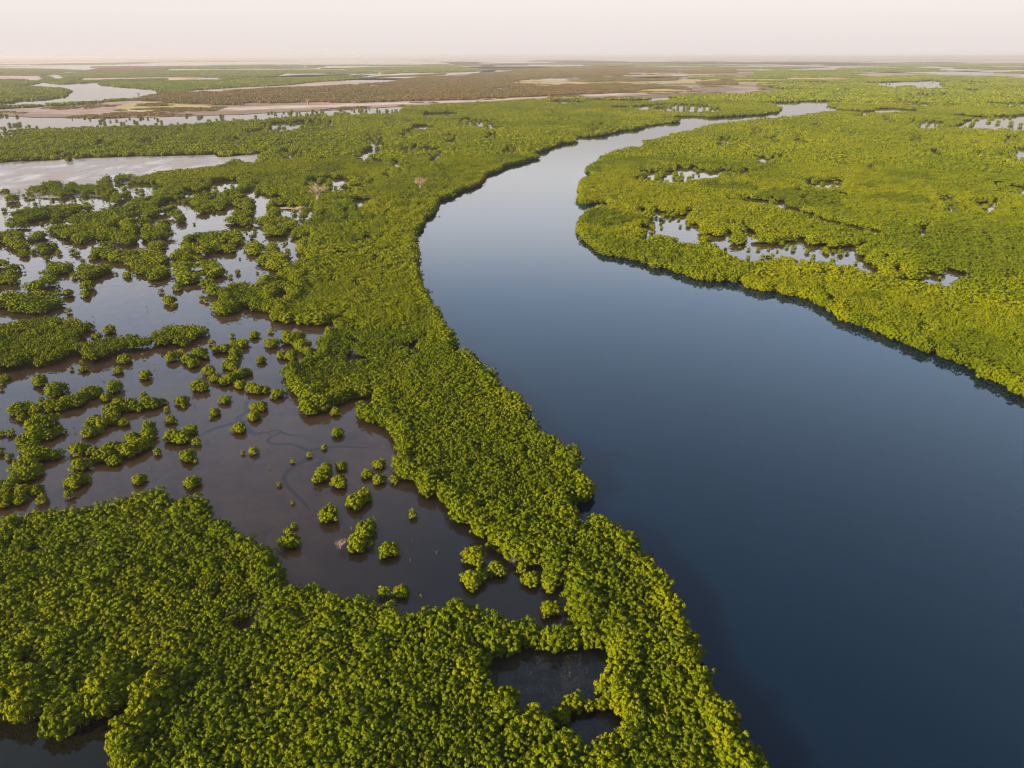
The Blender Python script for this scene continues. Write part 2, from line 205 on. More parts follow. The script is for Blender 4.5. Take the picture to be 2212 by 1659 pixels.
  [(-243.6,448.2),(-251.3,467.5),(-247.4,464.6),(-237.2,443),(-230.5,430.4),(-235.3,427.9),(-240,435.3)],
 ],
 'main': [
  [(-1407.1,875.8),(-883.6,954.8),(-642.8,946.6),(-618,969.4),(-577.6,957.8),(-545.9,946.6),(-538.8,969.4),(-527.6,1018.4),(-515.2,1044.7),(-480.5,993.3),(-440,993.3),(-424.7,1005.7),(-401.6,1026.1),(-358.1,1086.7),(-313.9,1086.7),(-321.5,1090.4),(-304.1,1112.8),(-309,1185.7),(-281.9,1178),(-277.6,1198.8),(-264.8,1198.8),(-255.7,1225.8),(-185.4,1283.5),(-115.3,1380.6),(-30.3,1446.1),(75,1535),(173,1579),(268,1579),(391,1700),(501,1727),(534,1738),(596,1806),(705,1957),(726,2135),(751,2348),(897,2607),(1027,2681),(1299,2929),(1610,3342),(1921,3594),(2001,3023),(2449,2932),(3476,2524),(900,60),(400,-20),(-400,-20),(-900,60)],
 ],
 'farmangrove': [
  [(-1630,2249),(-1525,2294),(-1454,2231),(-1400,2205),(-1279,2123),(-1197,2046),(-1098,1890),(-1014,1733),(-960,1609),(-952,1543),(-974,1522),(-988,1522),(-960.2,1451.1),(-963.6,1436.2),(-1030.1,1407.3)],
  [(-2031,2870),(-1902,2870),(-1824,2870),(-1605,2608),(-1536,2495),(-1490,2360),(-1490,2294),(-1507,2267),(-1661,2341)],
  [(-1356,2550),(-1358,2645),(-1221,2694),(-1132,2773),(-946,2855),(-905,2733),(-896,3069),(-666,3069),(-587,3136),(-636,2870),(-685,2608),(-691,2360),(-715,2267),(-779,2205),(-826,1941),(-798,1846),(-808,1788),(-921,2010),(-986,2084),(-1102,2205),(-1249,2360)],
  [(-1715,2800),(-1743,2913),(-1684,3021),(-1469,2495),(-1604,2645)],
  [(-1501,2550),(-1506,2773),(-1333,2974),(-1287,2870),(-1410,2669),(-1431,2441)],
  [(-1173,3136),(-988,3069),(-821,3136),(-728,3477),(-658,3520),(-692,3279),(-758,3069),(-948,2943),(-1113,2974)],
  [(-2217,3823),(-2288,4094),(-2092,4094),(-1954,4407),(-1511,4581),(-1269,4407),(-1066,3477),(-1166,3317),(-1633,3188),(-1748,3136),(-1834,3188),(-2013,3477)],
  [(-3746,5441),(-3381,5441),(-3038,5197),(-2647,4770),(-2513,4407),(-2573,4308),(-2682,4308),(-2801,4245),(-3039,4407)],
  [(-2693,3901),(-2498,4009),(-2449,4183),(-2316,3954),(-2193,3586),(-1905,3188),(-1839,3069),(-1934,3188),(-2102,3477),(-2356,3563),(-2462,3563)],
  [(-883.9,1314.5),(-844.2,1302.2),(-831.1,1278.2),(-845.1,1255.1)],
  [(-840.3,1302.2),(-837.2,1349.5),(-817.6,1323.8),(-828.7,1290.1)],
  [(-828.9,1352.8),(-826.2,1372.7),(-805.8,1339.8),(-811.5,1327)],
  [(-824.1,1372.7),(-797.3,1451.1),(-781.9,1451.1),(-781.4,1389.8),(-802.8,1339.8)],
  [(-785.7,1462.5),(-793,1530),(-768.4,1489.7),(-771.4,1443.7)],
  [(-787,1530),(-784,1547),(-763,1502),(-771.3,1497.7)],
  [(-1207,5708),(-1083,6330),(-448,6695),(-157,4770),(-296,4407),(-531,4183),(-628,3823),(-678,4094),(-717,4581),(-462,4770),(-891,5197),(-1112,5292)],
  [(-1848,7103),(-1661,6852),(-1571,6400),(-1704,6544)],
  [(-2213,6330),(-1761,6330),(-1707,5882),(-1997,5708)],
  [(-2299,6003),(-2153,6544),(-1936,5882),(-2166,5765)],
  [(-2829,6330),(-2575,6330),(-2400,5708),(-2496,5545)],
  [(-592,3242),(-447,3520),(-332,3901),(-355,3654),(-515,3279),(-568,3136)],
  [(1328,4202),(1499,4202),(1555,3962),(1737,4131),(1575,3530),(1475,3081),(1383,3225),(1285,3268),(1125,3225),(1084,3406)],
  [(289,6003),(481,6695),(651,6695),(611,6003),(560,5197),(443,4770),(248,4581),(202,4770)],
  [(2324,5537),(2474,5800),(2282,4974),(2160,4779),(2124,4974)],
 ],
 'farwater': [
  [(-1005.4,1372.7),(-949.4,1414.4),(-957.1,1474.1),(-985,1522),(-969,1514),(-947,1535),(-955,1600),(-1008,1723),(-1097,1890),(-1208,2069),(-1288,2139),(-1411,2222),(-1465,2249),(-1490,2360),(-1534,2495),(-1620,2632),(-1759,2800),(-1755,2870),(-1469,2495),(-1419,2421),(-1380,2597),(-1286,2421),(-1194,2322),(-1030,2123),(-915,1996),(-845,1865),(-806,1707),(-785,1609),(-787,1565),(-795.5,1489.7),(-811.1,1436.2),(-822,1372.7),(-844.1,1308.3),(-860.2,1278.2),(-917.5,1249.5)],
  [(-1405,2645),(-1268,2827),(-1080,2855),(-965,2913),(-960,2899),(-758,3069),(-670,3317),(-577,3136),(-442,3477),(-262,3901),(-138,4183),(-91,4407),(-107,5197),(-289,4308),(-495,3901),(-650,3477),(-711,3279),(-850,3069),(-948,2943),(-996,2827),(-1132,2773),(-1302,2694)],
  [(-1884,3136),(-2071,3477),(-2391,4094),(-2579,4407),(-2419,4308),(-2304,4124),(-2217,3823),(-2013,3477),(-1824,3171),(-1793,3069),(-1802,3021)],
  [(-2778,4308),(-2592,4245),(-2509,4037),(-2623,4066)],
  [(-3479,5545),(-3883,6330),(-4344,7564),(-4550,8693),(-4870,9869),(-5151,11875),(-4240,12924),(-3798,13842),(-2983,14899),(-2212,15698),(-914,11192),(-1098,8693),(-506,7564),(-165,7373),(-138,6695),(-459,6852),(-744,5882),(-977,5708),(-1094,5061),(-1392,5341),(-1631,5341),(-1803,5151),(-2167,4890),(-2414,5545),(-2494,6130),(-3110,6695),(-3290,6330),(-2728,5197),(-2960,5197),(-3280,5341)],
  [(-9273,13522),(-8471,13522),(-7644,13842),(-7550,15698),(-9354,18707),(-8667,15698),(-7756,12377),(-8490,12377)],
  [(-1017,4009),(-932,4308),(-685,4094),(-670,3901),(-903,3901)],
  [(-1038,4974),(-664,5244),(-108,5244),(-98,4731),(-620,4890),(-996,4809)],
  [(-205,4974),(38,4731),(9,4407),(-112,4245),(-173,4183)],
  [(-459,11192),(237,12924),(716,12924),(508,10584),(-112,9869),(-385,9392)],
  [(-311,7564),(280,8441),(749,8090),(813,7564),(521,6695),(228,6852),(-275,6695)],
  [(239,4407),(329,4655),(430,4407),(300,4245)],
  [(544,5341),(635,5441),(591,5061),(514,4974)],
  [(734,5708),(808,5882),(715,5197),(682,5244)],
  [(-947,23138),(96,27474),(1795,23138),(65,18707)],
  [(2754,23138),(4979,27474),(3888,21445),(2439,19983)],
  [(1059,6695),(1287,6852),(1177,6262),(1011,6330)],
  [(1512,6852),(1736,7103),(1582,6471),(1406,6330)],
  [(1004,4731),(1205,4890),(1129,4581),(991,4510)],
  [(1352,4431),(1699,5240),(1686,4732),(2237,5240),(2754,5537),(3342,5537),(4110,6244),(3647,5537),(2858,4874),(2248,4513),(1681,3930),(1620,4131),(1538,4314),(1358,4276)],
  [(1542,3930),(1681,3995),(1751,3930),(1544,3636),(1462,3691)],
  [(13170,31071),(16444,31066),(20330,31075),(20330,31057),(16444,31048),(13170,31057)],
  [(5933,13403),(8244,15039),(10504,16017),(8341,12711),(6630,12087),(5102,11521)],
  [(3302,7157),(3921,7372),(4313,7157),(3411,6408),(3037,6580)],
  [(3747,12711),(4400,13778),(3769,11797),(3438,11521)],
  [(5874,10534),(7095,11797),(7563,11521),(6772,10313),(5668,9703)],
 ],
 'sandspit': [
  [(-861,1170.3),(-841.4,1249.5),(-834.6,1293.1),(-802.8,1339.8),(-775.8,1443.7),(-766,1522),(-768,1565),(-683.9,1443.7),(-630.3,1372.7),(-544.3,1314.5),(-450.2,1339.8),(-425.3,1366),(-366.6,1379.5),(-289.8,1414.4),(-212.3,1474.1),(-104,1522),(-32,1543),(-65,1543),(31,1633),(150,1733),(236,1788),(282,1828),(439,2205),(505,2360),(584,2322),(681,2341),(649,2312),(701,2227),(671,2037),(548,1806),(481,1772),(452,1846),(325,1760),(203,1633),(78,1600),(-17,1502),(-60.8,1451.1),(-77.1,1451.1),(-156.4,1372.7),(-245.9,1293.1),(-310.5,1235.6),(-387.8,1182.8),(-411.1,1146.1),(-454.4,1134.3),(-525.3,1100.4),(-616.6,1083.1),(-686.8,1089.5),(-761.5,1127.4),(-811.1,1100.4)],
 ],
 'wetband': [
  [(-835.3,1134.3),(-814.7,1208.7),(-721.3,1146.1),(-648.7,1141.3),(-573.1,1165.4),(-496.4,1195.6),(-416.2,1235.6),(-390,1249.5),(-302.8,1284.1),(-212.8,1333.3),(-138.9,1407.3),(-30.9,1474.1),(5,1530),(103,1609),(207,1666),(325,1760),(424,1846),(509,2084),(569,2249),(654,2249),(611,2176),(624,2037),(509,1877),(445,1817),(323,1749),(202,1619),(78,1591),(-17.3,1493.7),(-60.5,1443.7),(-76.7,1443.7),(-155.7,1366),(-244.2,1284.1),(-308.5,1227.4),(-385.4,1175.3),(-408.6,1139),(-451.7,1127.4),(-523.2,1096),(-614.3,1078.8),(-684.1,1085.2),(-758.5,1122.8),(-808,1096)],
 ],
 'palesand': [
  [(-636,1249.5),(-602.6,1227.4),(-560.4,1216.6),(-534.8,1243.9),(-493,1284.1),(-442,1314.5),(-419.3,1346.2),(-342.3,1366),(-268.3,1414.4),(-188.1,1458.7),(-102,1502),(-32,1530),(-30,1565),(81,1657),(165,1749),(263,1828),(306,1805),(185,1697),(80,1633),(-18,1530),(-31.2,1489.7),(-121.1,1451.1),(-202,1400.3),(-274.9,1339.8),(-348.1,1308.3),(-413.5,1263.7),(-442.2,1235.6),(-465.1,1260.8),(-525.6,1222),(-560.2,1195.6),(-601.6,1206)],
 ],
 'fringe': [
  [(-795.7,1078.8),(-761.5,1127.4),(-684.1,1085.2),(-614.3,1078.8),(-523.2,1096),(-451.7,1127.4),(-408.6,1139),(-385.4,1175.3),(-308.5,1227.4),(-244.2,1284.1),(-191.2,1323.8),(-169.6,1170.3),(-243.9,1100.4),(-360.4,1000.2),(-418.8,931.9),(-594.5,872.1),(-648.2,872.1)],
 ],
 'farmud': [
  [(-816,1890),(-808,2046),(-725,2180),(-710,2249),(-674,2360),(-637,2573),(-614,2827),(-556,3069),(-417,3279),(-306,3586),(-319,3279),(-397,2943),(-388,2669),(-440,2441),(-465,2294),(-537,2163),(-638,2069),(-692,1955),(-726,1909),(-772,1846)],
  [(-1764,2913),(-1711,3069),(-1588,3242),(-1336,3279),(-1375,3069),(-1538,2913),(-1570,2669)],
  [(-2455,3477),(-2327,3520),(-2128,3477),(-1898,3136),(-1840,2943),(-1911,2884),(-2041,2884)],
  [(-1228,3823),(-1167,4094),(-886,4094),(-657,3823),(-754,3477),(-918,3317),(-1035,3376)],
  [(1872,3807),(2775,4732),(3453,5240),(2106,3183),(2022,3336),(1958,3664)],
 ],
 'woodland': [
  [(-752,1522),(-775,1609),(-805,1733),(-803,1771),(-774,1817),(-714,1877),(-684,1996),(-656,2084),(-591,2123),(-531,2205),(-500,2294),(-460,2390),(-402,2550),(-409,2870),(-368,3279),(-227,3376),(-85,4094),(16,4581),(147,4407),(320,4094),(442,3823),(595,4094),(573,3749),(365,3376),(208,3279),(59,3188),(63,2943),(-29,2550),(77,2294),(146,2294),(257,2360),(395,2341),(431,2163),(340,2010),(271,1846),(168,1788),(57,1681),(-19,1619),(-67,1600),(-82,1543),(-193,1502),(-295.6,1443.7),(-383.2,1443.7),(-411.4,1389.8),(-489.9,1372.7),(-505.2,1372.7),(-581.7,1407.3),(-651,1443.7),(-722,1502)],
  [(253,2943),(332,3069),(457,3136),(539,2943),(654,3069),(597,2800),(410,2669),(306,2827)],
  [(610,2550),(690,2669),(793,2733),(686,2360),(590,2421)],
  [(55,4974),(289,6003),(521,6695),(770,6695),(870,5708),(1055,4974),(889,4183),(648,4245),(368,3954),(140,4183)],
  [(972,4581),(1277,4974),(1498,5197),(1183,4094),(887,3901)],
  [(-2371,4245),(-3148,6003),(-3309,6695),(-2829,6330),(-2189,4890),(-2137,4183),(-2169,3901)],
 ],
 'grass': [
  [(-703.2,1372.7),(-712.8,1481.9),(-624.4,1407.3),(-540.4,1356),(-496.3,1293.1),(-537.1,1249.5),(-562.8,1222),(-625.4,1235.6),(-688.9,1323.8)],
  [(-28,2441),(68,3188),(315,3376),(625,4094),(870,4094),(1006,3477),(853,2943),(621,2550),(403,2390),(260,2390),(77,2294)],
  [(226,1817),(346,2046),(446,2084),(424,1909),(330,1788)],
  [(803,2986),(981,3042),(1228,3121),(1430,2986),(1138,2764),(963,2687),(646,2393)],
  [(-784,1717),(-755,1771),(-759,1846),(-796,1805)],
 ],
 'zone_broken': [
  [(-285.5,386.9),(-244.7,403.8),(-223.3,431.7),(-187.8,487.1),(-156.8,487.1),(-118.4,386.9),(-96.3,333.8),(-88.7,280.7),(-99.6,257.5),(-117,257.5),(-152.1,269.8),(-166.2,242.7),(-185.9,239.2)],
  [(71.5,412.4),(86.4,417.6),(107.7,409.9),(123.3,372.8),(119.9,334.2),(101.9,317.5),(90.1,308.2),(78,330.7),(60.1,330.7)],
  [(93.3,320.7),(120.5,341.3),(138.6,345),(142.9,334.2),(167.6,334.2),(163.6,305.2),(171.3,293.7),(181.4,285.6),(186,275.4),(168.4,256.8),(157.3,256.8),(146.8,273),(139.6,288.3),(122.6,300.8),(107.1,299.4),(93.3,298)],
  [(100.4,576.9),(138.7,596.6),(182,576.9),(188.3,553.9),(159.2,516.6),(111.1,497.8),(89.2,508.9)],
  [(262.2,448.4),(287.3,454.5),(303.2,436.7),(282.5,395.2),(256.6,385.9),(241.9,400)],
  [(533.6,1115.7),(554.8,1051.9),(664.5,1099.1),(776.7,1150.4),(583.2,854.7),(519.4,886.1),(474.7,919.7)],
  [(467.2,732.8),(523.9,764.1),(395.2,567.5),(379.4,576.9)],
  [(335.9,516.6),(356.9,508.9),(313.5,442.5),(306.4,460.7)],
  [(-140.1,534.4),(-106.3,534.4),(-87.2,557.4),(-84.9,527.1),(-94.2,469.2),(-122.7,463.5)],
 ],
 'zone_gap': [
  [(-85.2,100.3),(-85,102),(-79.5,102.9),(-76.4,104.2),(-71.7,101.5),(-71.6,99.4),(-76.5,98.6)],
  [(-68.8,96.1),(-67.2,96.9),(-67.9,99.4),(-65.9,100.3),(-65.1,98.2),(-66,94.6)],
  [(-45.4,83.8),(-44.2,85.8),(-43.3,88.6),(-40.3,90),(-35.9,87.9),(-35.3,84.1),(-38.8,81.9),(-41.5,80.9)],
  [(-44.8,78.2),(-43.4,79.7),(-41.2,81.2),(-39.4,80),(-42.6,77.6)],
  [(-24.9,78.2),(-23.8,79.1),(-22,77.9),(-23.1,75.8),(-24.4,75.8)],
  [(-16.5,79.1),(-15.8,80.6),(-14.3,79.7),(-14.3,78.2),(-15.4,77.6)],
  [(-11.2,66.2),(-8.3,67.9),(-3.8,67.1),(-4.6,65.9),(-9.3,65.5)],
  [(-54.3,75.8),(-50.9,76.1),(-47.5,73.3),(-48.4,72.5),(-52.6,74.2)],
  [(-33.5,65),(-32.1,64.5),(-31.2,62.7),(-31.9,62.5)],
  [(134.7,421.3),(159,462.3),(185.8,475.4),(206.1,456),(188,405.8),(170.3,405.8),(154,421.3)],
 ],
 'mudislet': [
  [(-137.4,414.2),(-135.3,418.8),(-132.3,421.2),(-125.9,422.3),(-123.5,427.1),(-121.6,432),(-120.1,444.6),(-112.9,438.2),(-110.5,428.3),(-114.3,421.2),(-117.7,418.8),(-119.2,414.2),(-116.6,401),(-118.1,398.8),(-121.6,410.8),(-128.3,414.9),(-133.1,413.1),(-128.6,405.3),(-133.3,406.4)],
 ],
}
CHANNELS = [
  [(-68.1,164),(-67.3,160.5),(-66,157.9),(-67.1,154.6),(-65.5,152.1),(-62.6,149),(-60.7,146.7),(-58,147.1),(-55.8,148.2),(-54.5,147.4),(-55.9,145.2),(-56.2,143),(-54.1,141.6),(-50.6,141.6),(-47.3,139.8),(-45.5,138.1),(-45.3,134.7),(-47.1,131.5),(-48,129),(-47.6,126.5),(-45.3,123),(-41.6,118.6),(-39.3,115.4)],
  [(-63.9,152.9),(-67.5,151.3),(-70.4,149.4),(-71.9,147.4),(-73,144.8)],
  [(-45.6,138.7),(-42.4,139.8),(-38.7,140.5),(-32,139.8)],
  [(-54.5,147.4),(-51.8,145.9),(-49,145.9)],
]
BUSHES = [
  ('long ragged row above the two-part clump', [(-121.67,156.49,2.09),(-120.1,157.66,1.91),(-117.22,156.74,1.71),(-119.58,162.35,0.88),(-114.9,157.94,2.1),(-112.92,158.53,1.92),(-111.41,159.92,2.12),(-110.16,161.15,2.33),(-109.57,162.98,1.77),(-109.09,165.72,2.19),(-107.95,166.62,1.8)]),
  ('dense clump right of the long ragged row', [(-98.23,156.14,2.08),(-97.22,157.92,2.29),(-94.8,158.51,2.11),(-92.23,157.31,0.76),(-94.96,165.14,0.99),(-91.51,159.72,2.12),(-89.96,159.78,1.74),(-88.35,161.01,1.26),(-85.65,157.6,0.8)]),
  ('rounded clump left of the split row', [(-111.19,141.53,1.58),(-113.92,148.86,1.64),(-109.13,143.54,2.47),(-112.3,149.75,2.2),(-107.13,143.57,1.77),(-110.65,150.75,1.84),(-105.7,145.76,1.44)]),
  ('stepped clumps descending the left frame edge', [(-101.97,117.9,1.37),(-99.51,116.88,1.66),(-102.17,121.26,1.55),(-102.29,124.64,1.74),(-96.92,117.63,1.44),(-98.17,120.6,1.55),(-101.11,126.31,1.92),(-103.17,129.83,2.61),(-107.03,137.55,2.05),(-100.44,128.19,1.46),(-99.72,127.03,1.29),(-104.04,134.3,2.18),(-95.97,121.09,1.4),(-92.68,117.71,1.14),(-102.21,134.68,1.85),(-100.2,135.05,1.52)]),
  ('short row with a small bush at each end', [(-98.9,144.56,1.07),(-100.86,149.04,1.01),(-97.63,145.13,1.61),(-99.87,150.69,1.66),(-96.73,146.2,1.08),(-97.23,149.85,1.83),(-95.84,151.49,1.66),(-92.63,150.32,1.2)]),
  ('thick diagonal row in mid lagoon', [(-92.78,136.74,1.28),(-90.77,133.06,0.75),(-89.07,134.1,2.18),(-88.41,136.8,2.04),(-85.87,132.52,1.58),(-84.99,136.1,2.2),(-87.1,142.67,1.59),(-83.62,138.21,2.4),(-82.45,139.15,1.56),(-83.65,143.59,1.95)]),
  ('twin-headed clump beside the mid-lagoon channel', [(-77.89,143.02,1.94),(-75.4,142.17,1.93),(-75.15,146.36,1.58),(-71.5,140.95,0.96)]),
  ('pair touching each other beside the faint winding channel', [(-62.63,153.36,1.59),(-64.06,158.34,1.34),(-62.31,158.28,1.53)]),
  ('upright chain near the central canopy', [(-83.99,180.51,1.71),(-80.49,175.81,1.57),(-77.49,173.36,1.45),(-80.69,185.37,1.75),(-76.01,174.98,1.87),(-78.42,183.19,1.73),(-84.23,200.57,1.63),(-80.12,188.96,1.77),(-81.65,194.56,1.82),(-74.63,178.24,1.9),(-72.24,171.37,1.53),(-81.71,200.7,1.87),(-73.26,179.88,1.49),(-68.18,169.04,1.62),(-66.24,168.29,1.61),(-64.67,168.5,1.31)]),
  ('cluster squeezed against the central canopy', [(-67.22,192.09,1.57),(-70.89,209.61,1.45),(-68.71,203.27,1.89),(-64.23,191.06,1.79),(-67.4,204.84,2.37),(-66.02,206.8,1.91),(-63.13,198.63,2.54),(-59.7,193.54,2.03),(-57.94,202.26,1.88)]),
  ('ragged group right of the islet tail', [(-98.47,190.16,1.96),(-97.79,195,1.14),(-93.22,188.83,1.99),(-90.51,185.79,1.75),(-91.32,192.42,2.25),(-88.9,190.99,0.9),(-91.61,202.15,1.08),(-87.84,196.47,1.6),(-85.68,196.84,1.61)]),
  ('three loners under the islet', [(-109.66,181.29,1.29),(-111.44,188.76,1.95),(-100.31,177.35,1.68)]),
  ('loose line at the islet shore', [(-134.37,186.53,2.08),(-123.46,182.56,0.65),(-123.19,187.58,0.77),(-119.79,182.35,1.29),(-99.77,201.87,1.76),(-97.79,209.94,2.13)]),
  ('trio right of the islet head', [(-136.44,215.26,1.86),(-128.7,206.27,1.62),(-128.09,212.74,1.84)]),
  ('scatter in the pale northern lagoon', [(-168.8,254.45,1),(-163.05,250.83,1.98),(-151.96,231.78,1.11),(-156.46,250.73,1.75),(-160.56,259.83,2.48),(-130.65,254.56,1.15),(-121.81,242.11,2.25),(-118.77,238,0.95),(-125.96,258.34,1.74),(-112.13,246.27,1.11),(-109.65,243.51,0.94)]),
  ('specks at the left frame edge', [(-134.55,169.37,0.61),(-113.3,136.74,0.94),(-136.95,173.35,0.83),(-118.55,145.1,0.72),(-104.95,124.2,0.79),(-138.01,176.56,1.26),(-109.94,134.46,0.88),(-116.61,145.23,0.99)]),
  ('bushes above the long ragged row', [(-118.79,152.61,1.12),(-116.13,153.19,0.65),(-126.67,173.39,1.9),(-118.97,167.55,2.6),(-104.04,163.78,1.38),(-104.46,169.22,2.12)]),
  ('lone bushes left of the diagonal row', [(-90.86,123.79,1.11),(-88.22,119.46,0.95),(-89.46,123.89,1.89),(-96.02,136.94,1.96),(-91.93,130.43,1.84),(-88.42,125.12,1.19)]),
  ('loners in open brown water at mid left', [(-77.06,125.05,1.37),(-85.97,148.51,1.42),(-78.5,136.43,0.89),(-82.1,151.57,1.3),(-83.69,161.75,1.66),(-82.33,159.48,0.66),(-70.68,134.2,1.63),(-65.55,123.67,1.64),(-68.59,132.94,0.47)]),
  ('loners left of the faint winding channel', [(-84.34,171.67,1.23),(-82.32,170.29,2.23),(-73.1,153.22,0.49),(-72.95,155.6,1.25),(-73.02,162.52,1.41),(-64.04,147.15,1.63),(-59.55,136.37,0.48),(-57.31,136.72,1.11)]),
  ('loners under the northern peninsula', [(-87.77,208.59,0.87),(-80.78,208.59,1.59),(-72.24,188.75,1.37),(-76.96,212.76,0.98),(-72.86,200.87,2.15),(-61.76,164.77,0.6),(-60.54,165.86,1.71)]),
  ('tiny tufts along the winding channel', [(-47.69,123.68,0.55),(-47.56,132.83,0.58),(-43.17,117.25,0.42),(-44.6,135.34,0.64),(-42.08,138.73,0.66)]),
  ('trio of tufts above the creek mouth', [(-41.24,107.45,0.85),(-39.91,104.06,1.73),(-40.75,109.5,0.65)]),
  ('string along the eastern canopy notch', [(-42.13,138.76,0.66),(-43.44,155.87,1.29),(-40.57,145.17,1.39),(-30.36,127.26,1.29),(-27.39,125.03,1.3),(-28.4,131.19,1.29),(-24.17,124.88,1.03)]),
  ('middle of the dark eastern lagoon', [(-39.71,126.05,1.79),(-39.36,128.98,1.46),(-34.74,112.2,1.97),(-35.35,123.78,1.65),(-36.43,130.3,1.28),(-30.42,116.44,1.95),(-29.32,118.71,1.68),(-18.96,112.78,0.88)]),
  ('group around the bare pinkish shrub', [(-27.56,103.37,1.99),(-26.84,107.71,1.98),(-21.89,101.71,1.76)]),
  ('round trio near the southeast shore', [(-6.5,93.95,1.92),(-6.51,99.66,2.07),(-2.75,96.51,1.7)]),
  ('southern shore of the dark lagoon', [(-21.03,91.06,1.13),(-18.08,91.25,1.32),(5.97,86.96,1.58)]),
  ('southeast lagoon shore beside the grey shrub', [(1.61,96.86,0.89),(3.26,94.1,1.6),(6.3,92.78,1.52),(9.38,87.83,1.04)]),
  ('neck between the two dark pools', [(6.57,67.2,1.53),(8.27,69.13,1.5),(10.42,68.8,0.95),(12,68.87,0.99)]),
  ('mud flat rim at upper left', [(-324.37,464.55,2.56),(-303.44,438.97,3.51),(-255.92,465.46,3.06),(-245.87,464.64,1.48)]),
  ('gaps of the broken northern mangrove', [(-215.03,308.34,2.04),(-207.91,312.4,2.06),(-208.5,320.52,1.58),(-182.12,303.48,1.67),(-111.88,274.32,0.98)]),
]
SEEDLINGS = [(-111.46,176.58,0.42),(-140.04,224.88,0.52),(-127.06,235.57,0.48),(-101.38,184.64,0.44),(-107.81,192.07,0.54),(-101.03,222.83,0.33),(-90.73,223.67,0.49),(-80.1,160.51,0.31),(-69.32,141.58,0.28),(-77.55,130.41,0.26),(-102.71,146.98,0.4),(-54.56,137.93,0.24),(-56.85,146.74,0.33),(-42.33,133.26,0.2),(-51.93,130.55,0.17),(-97.83,178.85,0.21),(-92.35,124.72,0.4),(-28.55,138.81,0.26),(-33.2,119.89,0.25),(-29.83,108.68,0.29),(-18.04,104.75,0.25),(-13.36,101.64,0.19),(-17.66,99.46,0.21),(-14.79,90.41,0.2)]


# ------------------------------------------------------------------ helpers
rng = np.random.default_rng(7)
random.seed(7)

def vnoise(x, y, scale, seed=0):
    """smooth value noise in 0..1"""
    x = np.asarray(x, float) / scale; y = np.asarray(y, float) / scale
    xi = np.floor(x).astype(np.int64); yi = np.floor(y).astype(np.int64)
    fx = x - xi; fy = y - yi
    fx = fx * fx * (3 - 2 * fx); fy = fy * fy * (3 - 2 * fy)
    def hsh(a, b):
        n = (a * 374761393 + b * 668265263 + seed * 974711) & 0xffffffff
        n = ((n ^ (n >> 13)) * 1274126177) & 0xffffffff
        n = n ^ (n >> 16)
        return (n & 0xffff) / 65535.0
    a = hsh(xi, yi); b = hsh(xi + 1, yi); c = hsh(xi, yi + 1); d = hsh(xi + 1, yi + 1)
    return (a * (1 - fx) + b * fx) * (1 - fy) + (c * (1 - fx) + d * fx) * fy

def inside(px, py, poly):
    """vectorised even-odd test with a bounding-box prefilter"""
    P = np.asarray(poly, float)
    res = np.zeros(len(px), bool)
    m = (px >= P[:, 0].min()) & (px <= P[:, 0].max()) & (py >= P[:, 1].min()) & (py <= P[:, 1].max())
    idx = np.nonzero(m)[0]
    if len(idx) == 0: return res
    x = px[idx]; y = py[idx]; r = np.zeros(len(idx), bool)
    n = len(P)
    for i in range(n):
        x0, y0 = P[i]; x1, y1 = P[(i + 1) % n]
        if y0 == y1: continue
        c = ((y0 > y) != (y1 > y))
        c &= x < (x1 - x0) * (y - y0) / (y1 - y0) + x0
        r ^= c
    res[idx] = r
    return res

def inside_any(px, py, polys):
    r = np.zeros(len(px), bool)
    for p in polys: r |= inside(px, py, p)
    return r

def tag(o, label=None, cat=None, group=None, kind=None):
    if label: o['label'] = label
    if cat: o['category'] = cat
    if group: o['group'] = group
    if kind: o['kind'] = kind
    return o

def link(name, me, mat=None, parent=None):
    o = bpy.data.objects.new(name, me); col.objects.link(o)
    if mat is not None and me is not None and len(me.materials) == 0: me.materials.append(mat)
    if parent is not None: o.parent = parent
    return o

def empty(name, loc, rz=0.0):
    o = bpy.data.objects.new(name, None); o.empty_display_size = 0.5
    o.location = loc; o.rotation_euler = (0, 0, rz); col.objects.link(o)
    return o

def mesh_from(name, V, Fc, mat=None, attr=None, smooth=False):
    me = bpy.data.meshes.new(name)
    me.from_pydata(V if isinstance(V, list) else V.tolist(), [], Fc if isinstance(Fc, list) else Fc.tolist())
    if attr is not None:
        a = me.attributes.new('leaf_tint', 'FLOAT', 'POINT'); a.data.foreach_set('value', np.asarray(attr, np.float32))
    if mat is not None: me.materials.append(mat)
    if smooth: me.shade_smooth()
    me.update()
    return me

def roughen(poly, step_f=0.012, amp_f=0.004, seed=3):
    """finer outline with small natural wobble, in map metres"""
    out = []
    n = len(poly)
    for i in range(n):
        a = Vector(poly[i]); b = Vector(poly[(i + 1) % n])
        d = max(60.0, 0.5 * (a.length + b.length)); st = max(1.2, d * step_f)
        k = max(1, min(24, int((b - a).length / st)))
        for q in range(k):
            p = a.lerp(b, q / k)
            w = d * amp_f if q else d * amp_f * .4
            nx = float(vnoise(p.x, p.y, st * 1.7, seed)) - .5; ny = float(vnoise(p.x, p.y, st * 1.7, seed + 9)) - .5
            out.append((p.x + 2 * w * nx, p.y + 2 * w * ny))
    return out

def grown(poly, f=0.025, lo=2.5):
    """the outline pushed outwards, so that water runs on under the overhanging crowns"""
    n = len(poly); area = sum(poly[i][0] * poly[(i + 1) % n][1] - poly[(i + 1) % n][0] * poly[i][1] for i in range(n)); sg = 1 if area > 0 else -1
    out = []
    for i in range(n):
        a = Vector(poly[i - 1]); b = Vector(poly[i]); c = Vector(poly[(i + 1) % n])
        d = ((b - a).normalized() + (c - b).normalized())
        d = d.normalized() if d.length > .2 else (c - a).normalized()
        w = max(lo, f * b.length) * sg
        out.append((b.x + d.y * w, b.y - d.x * w))
    return out

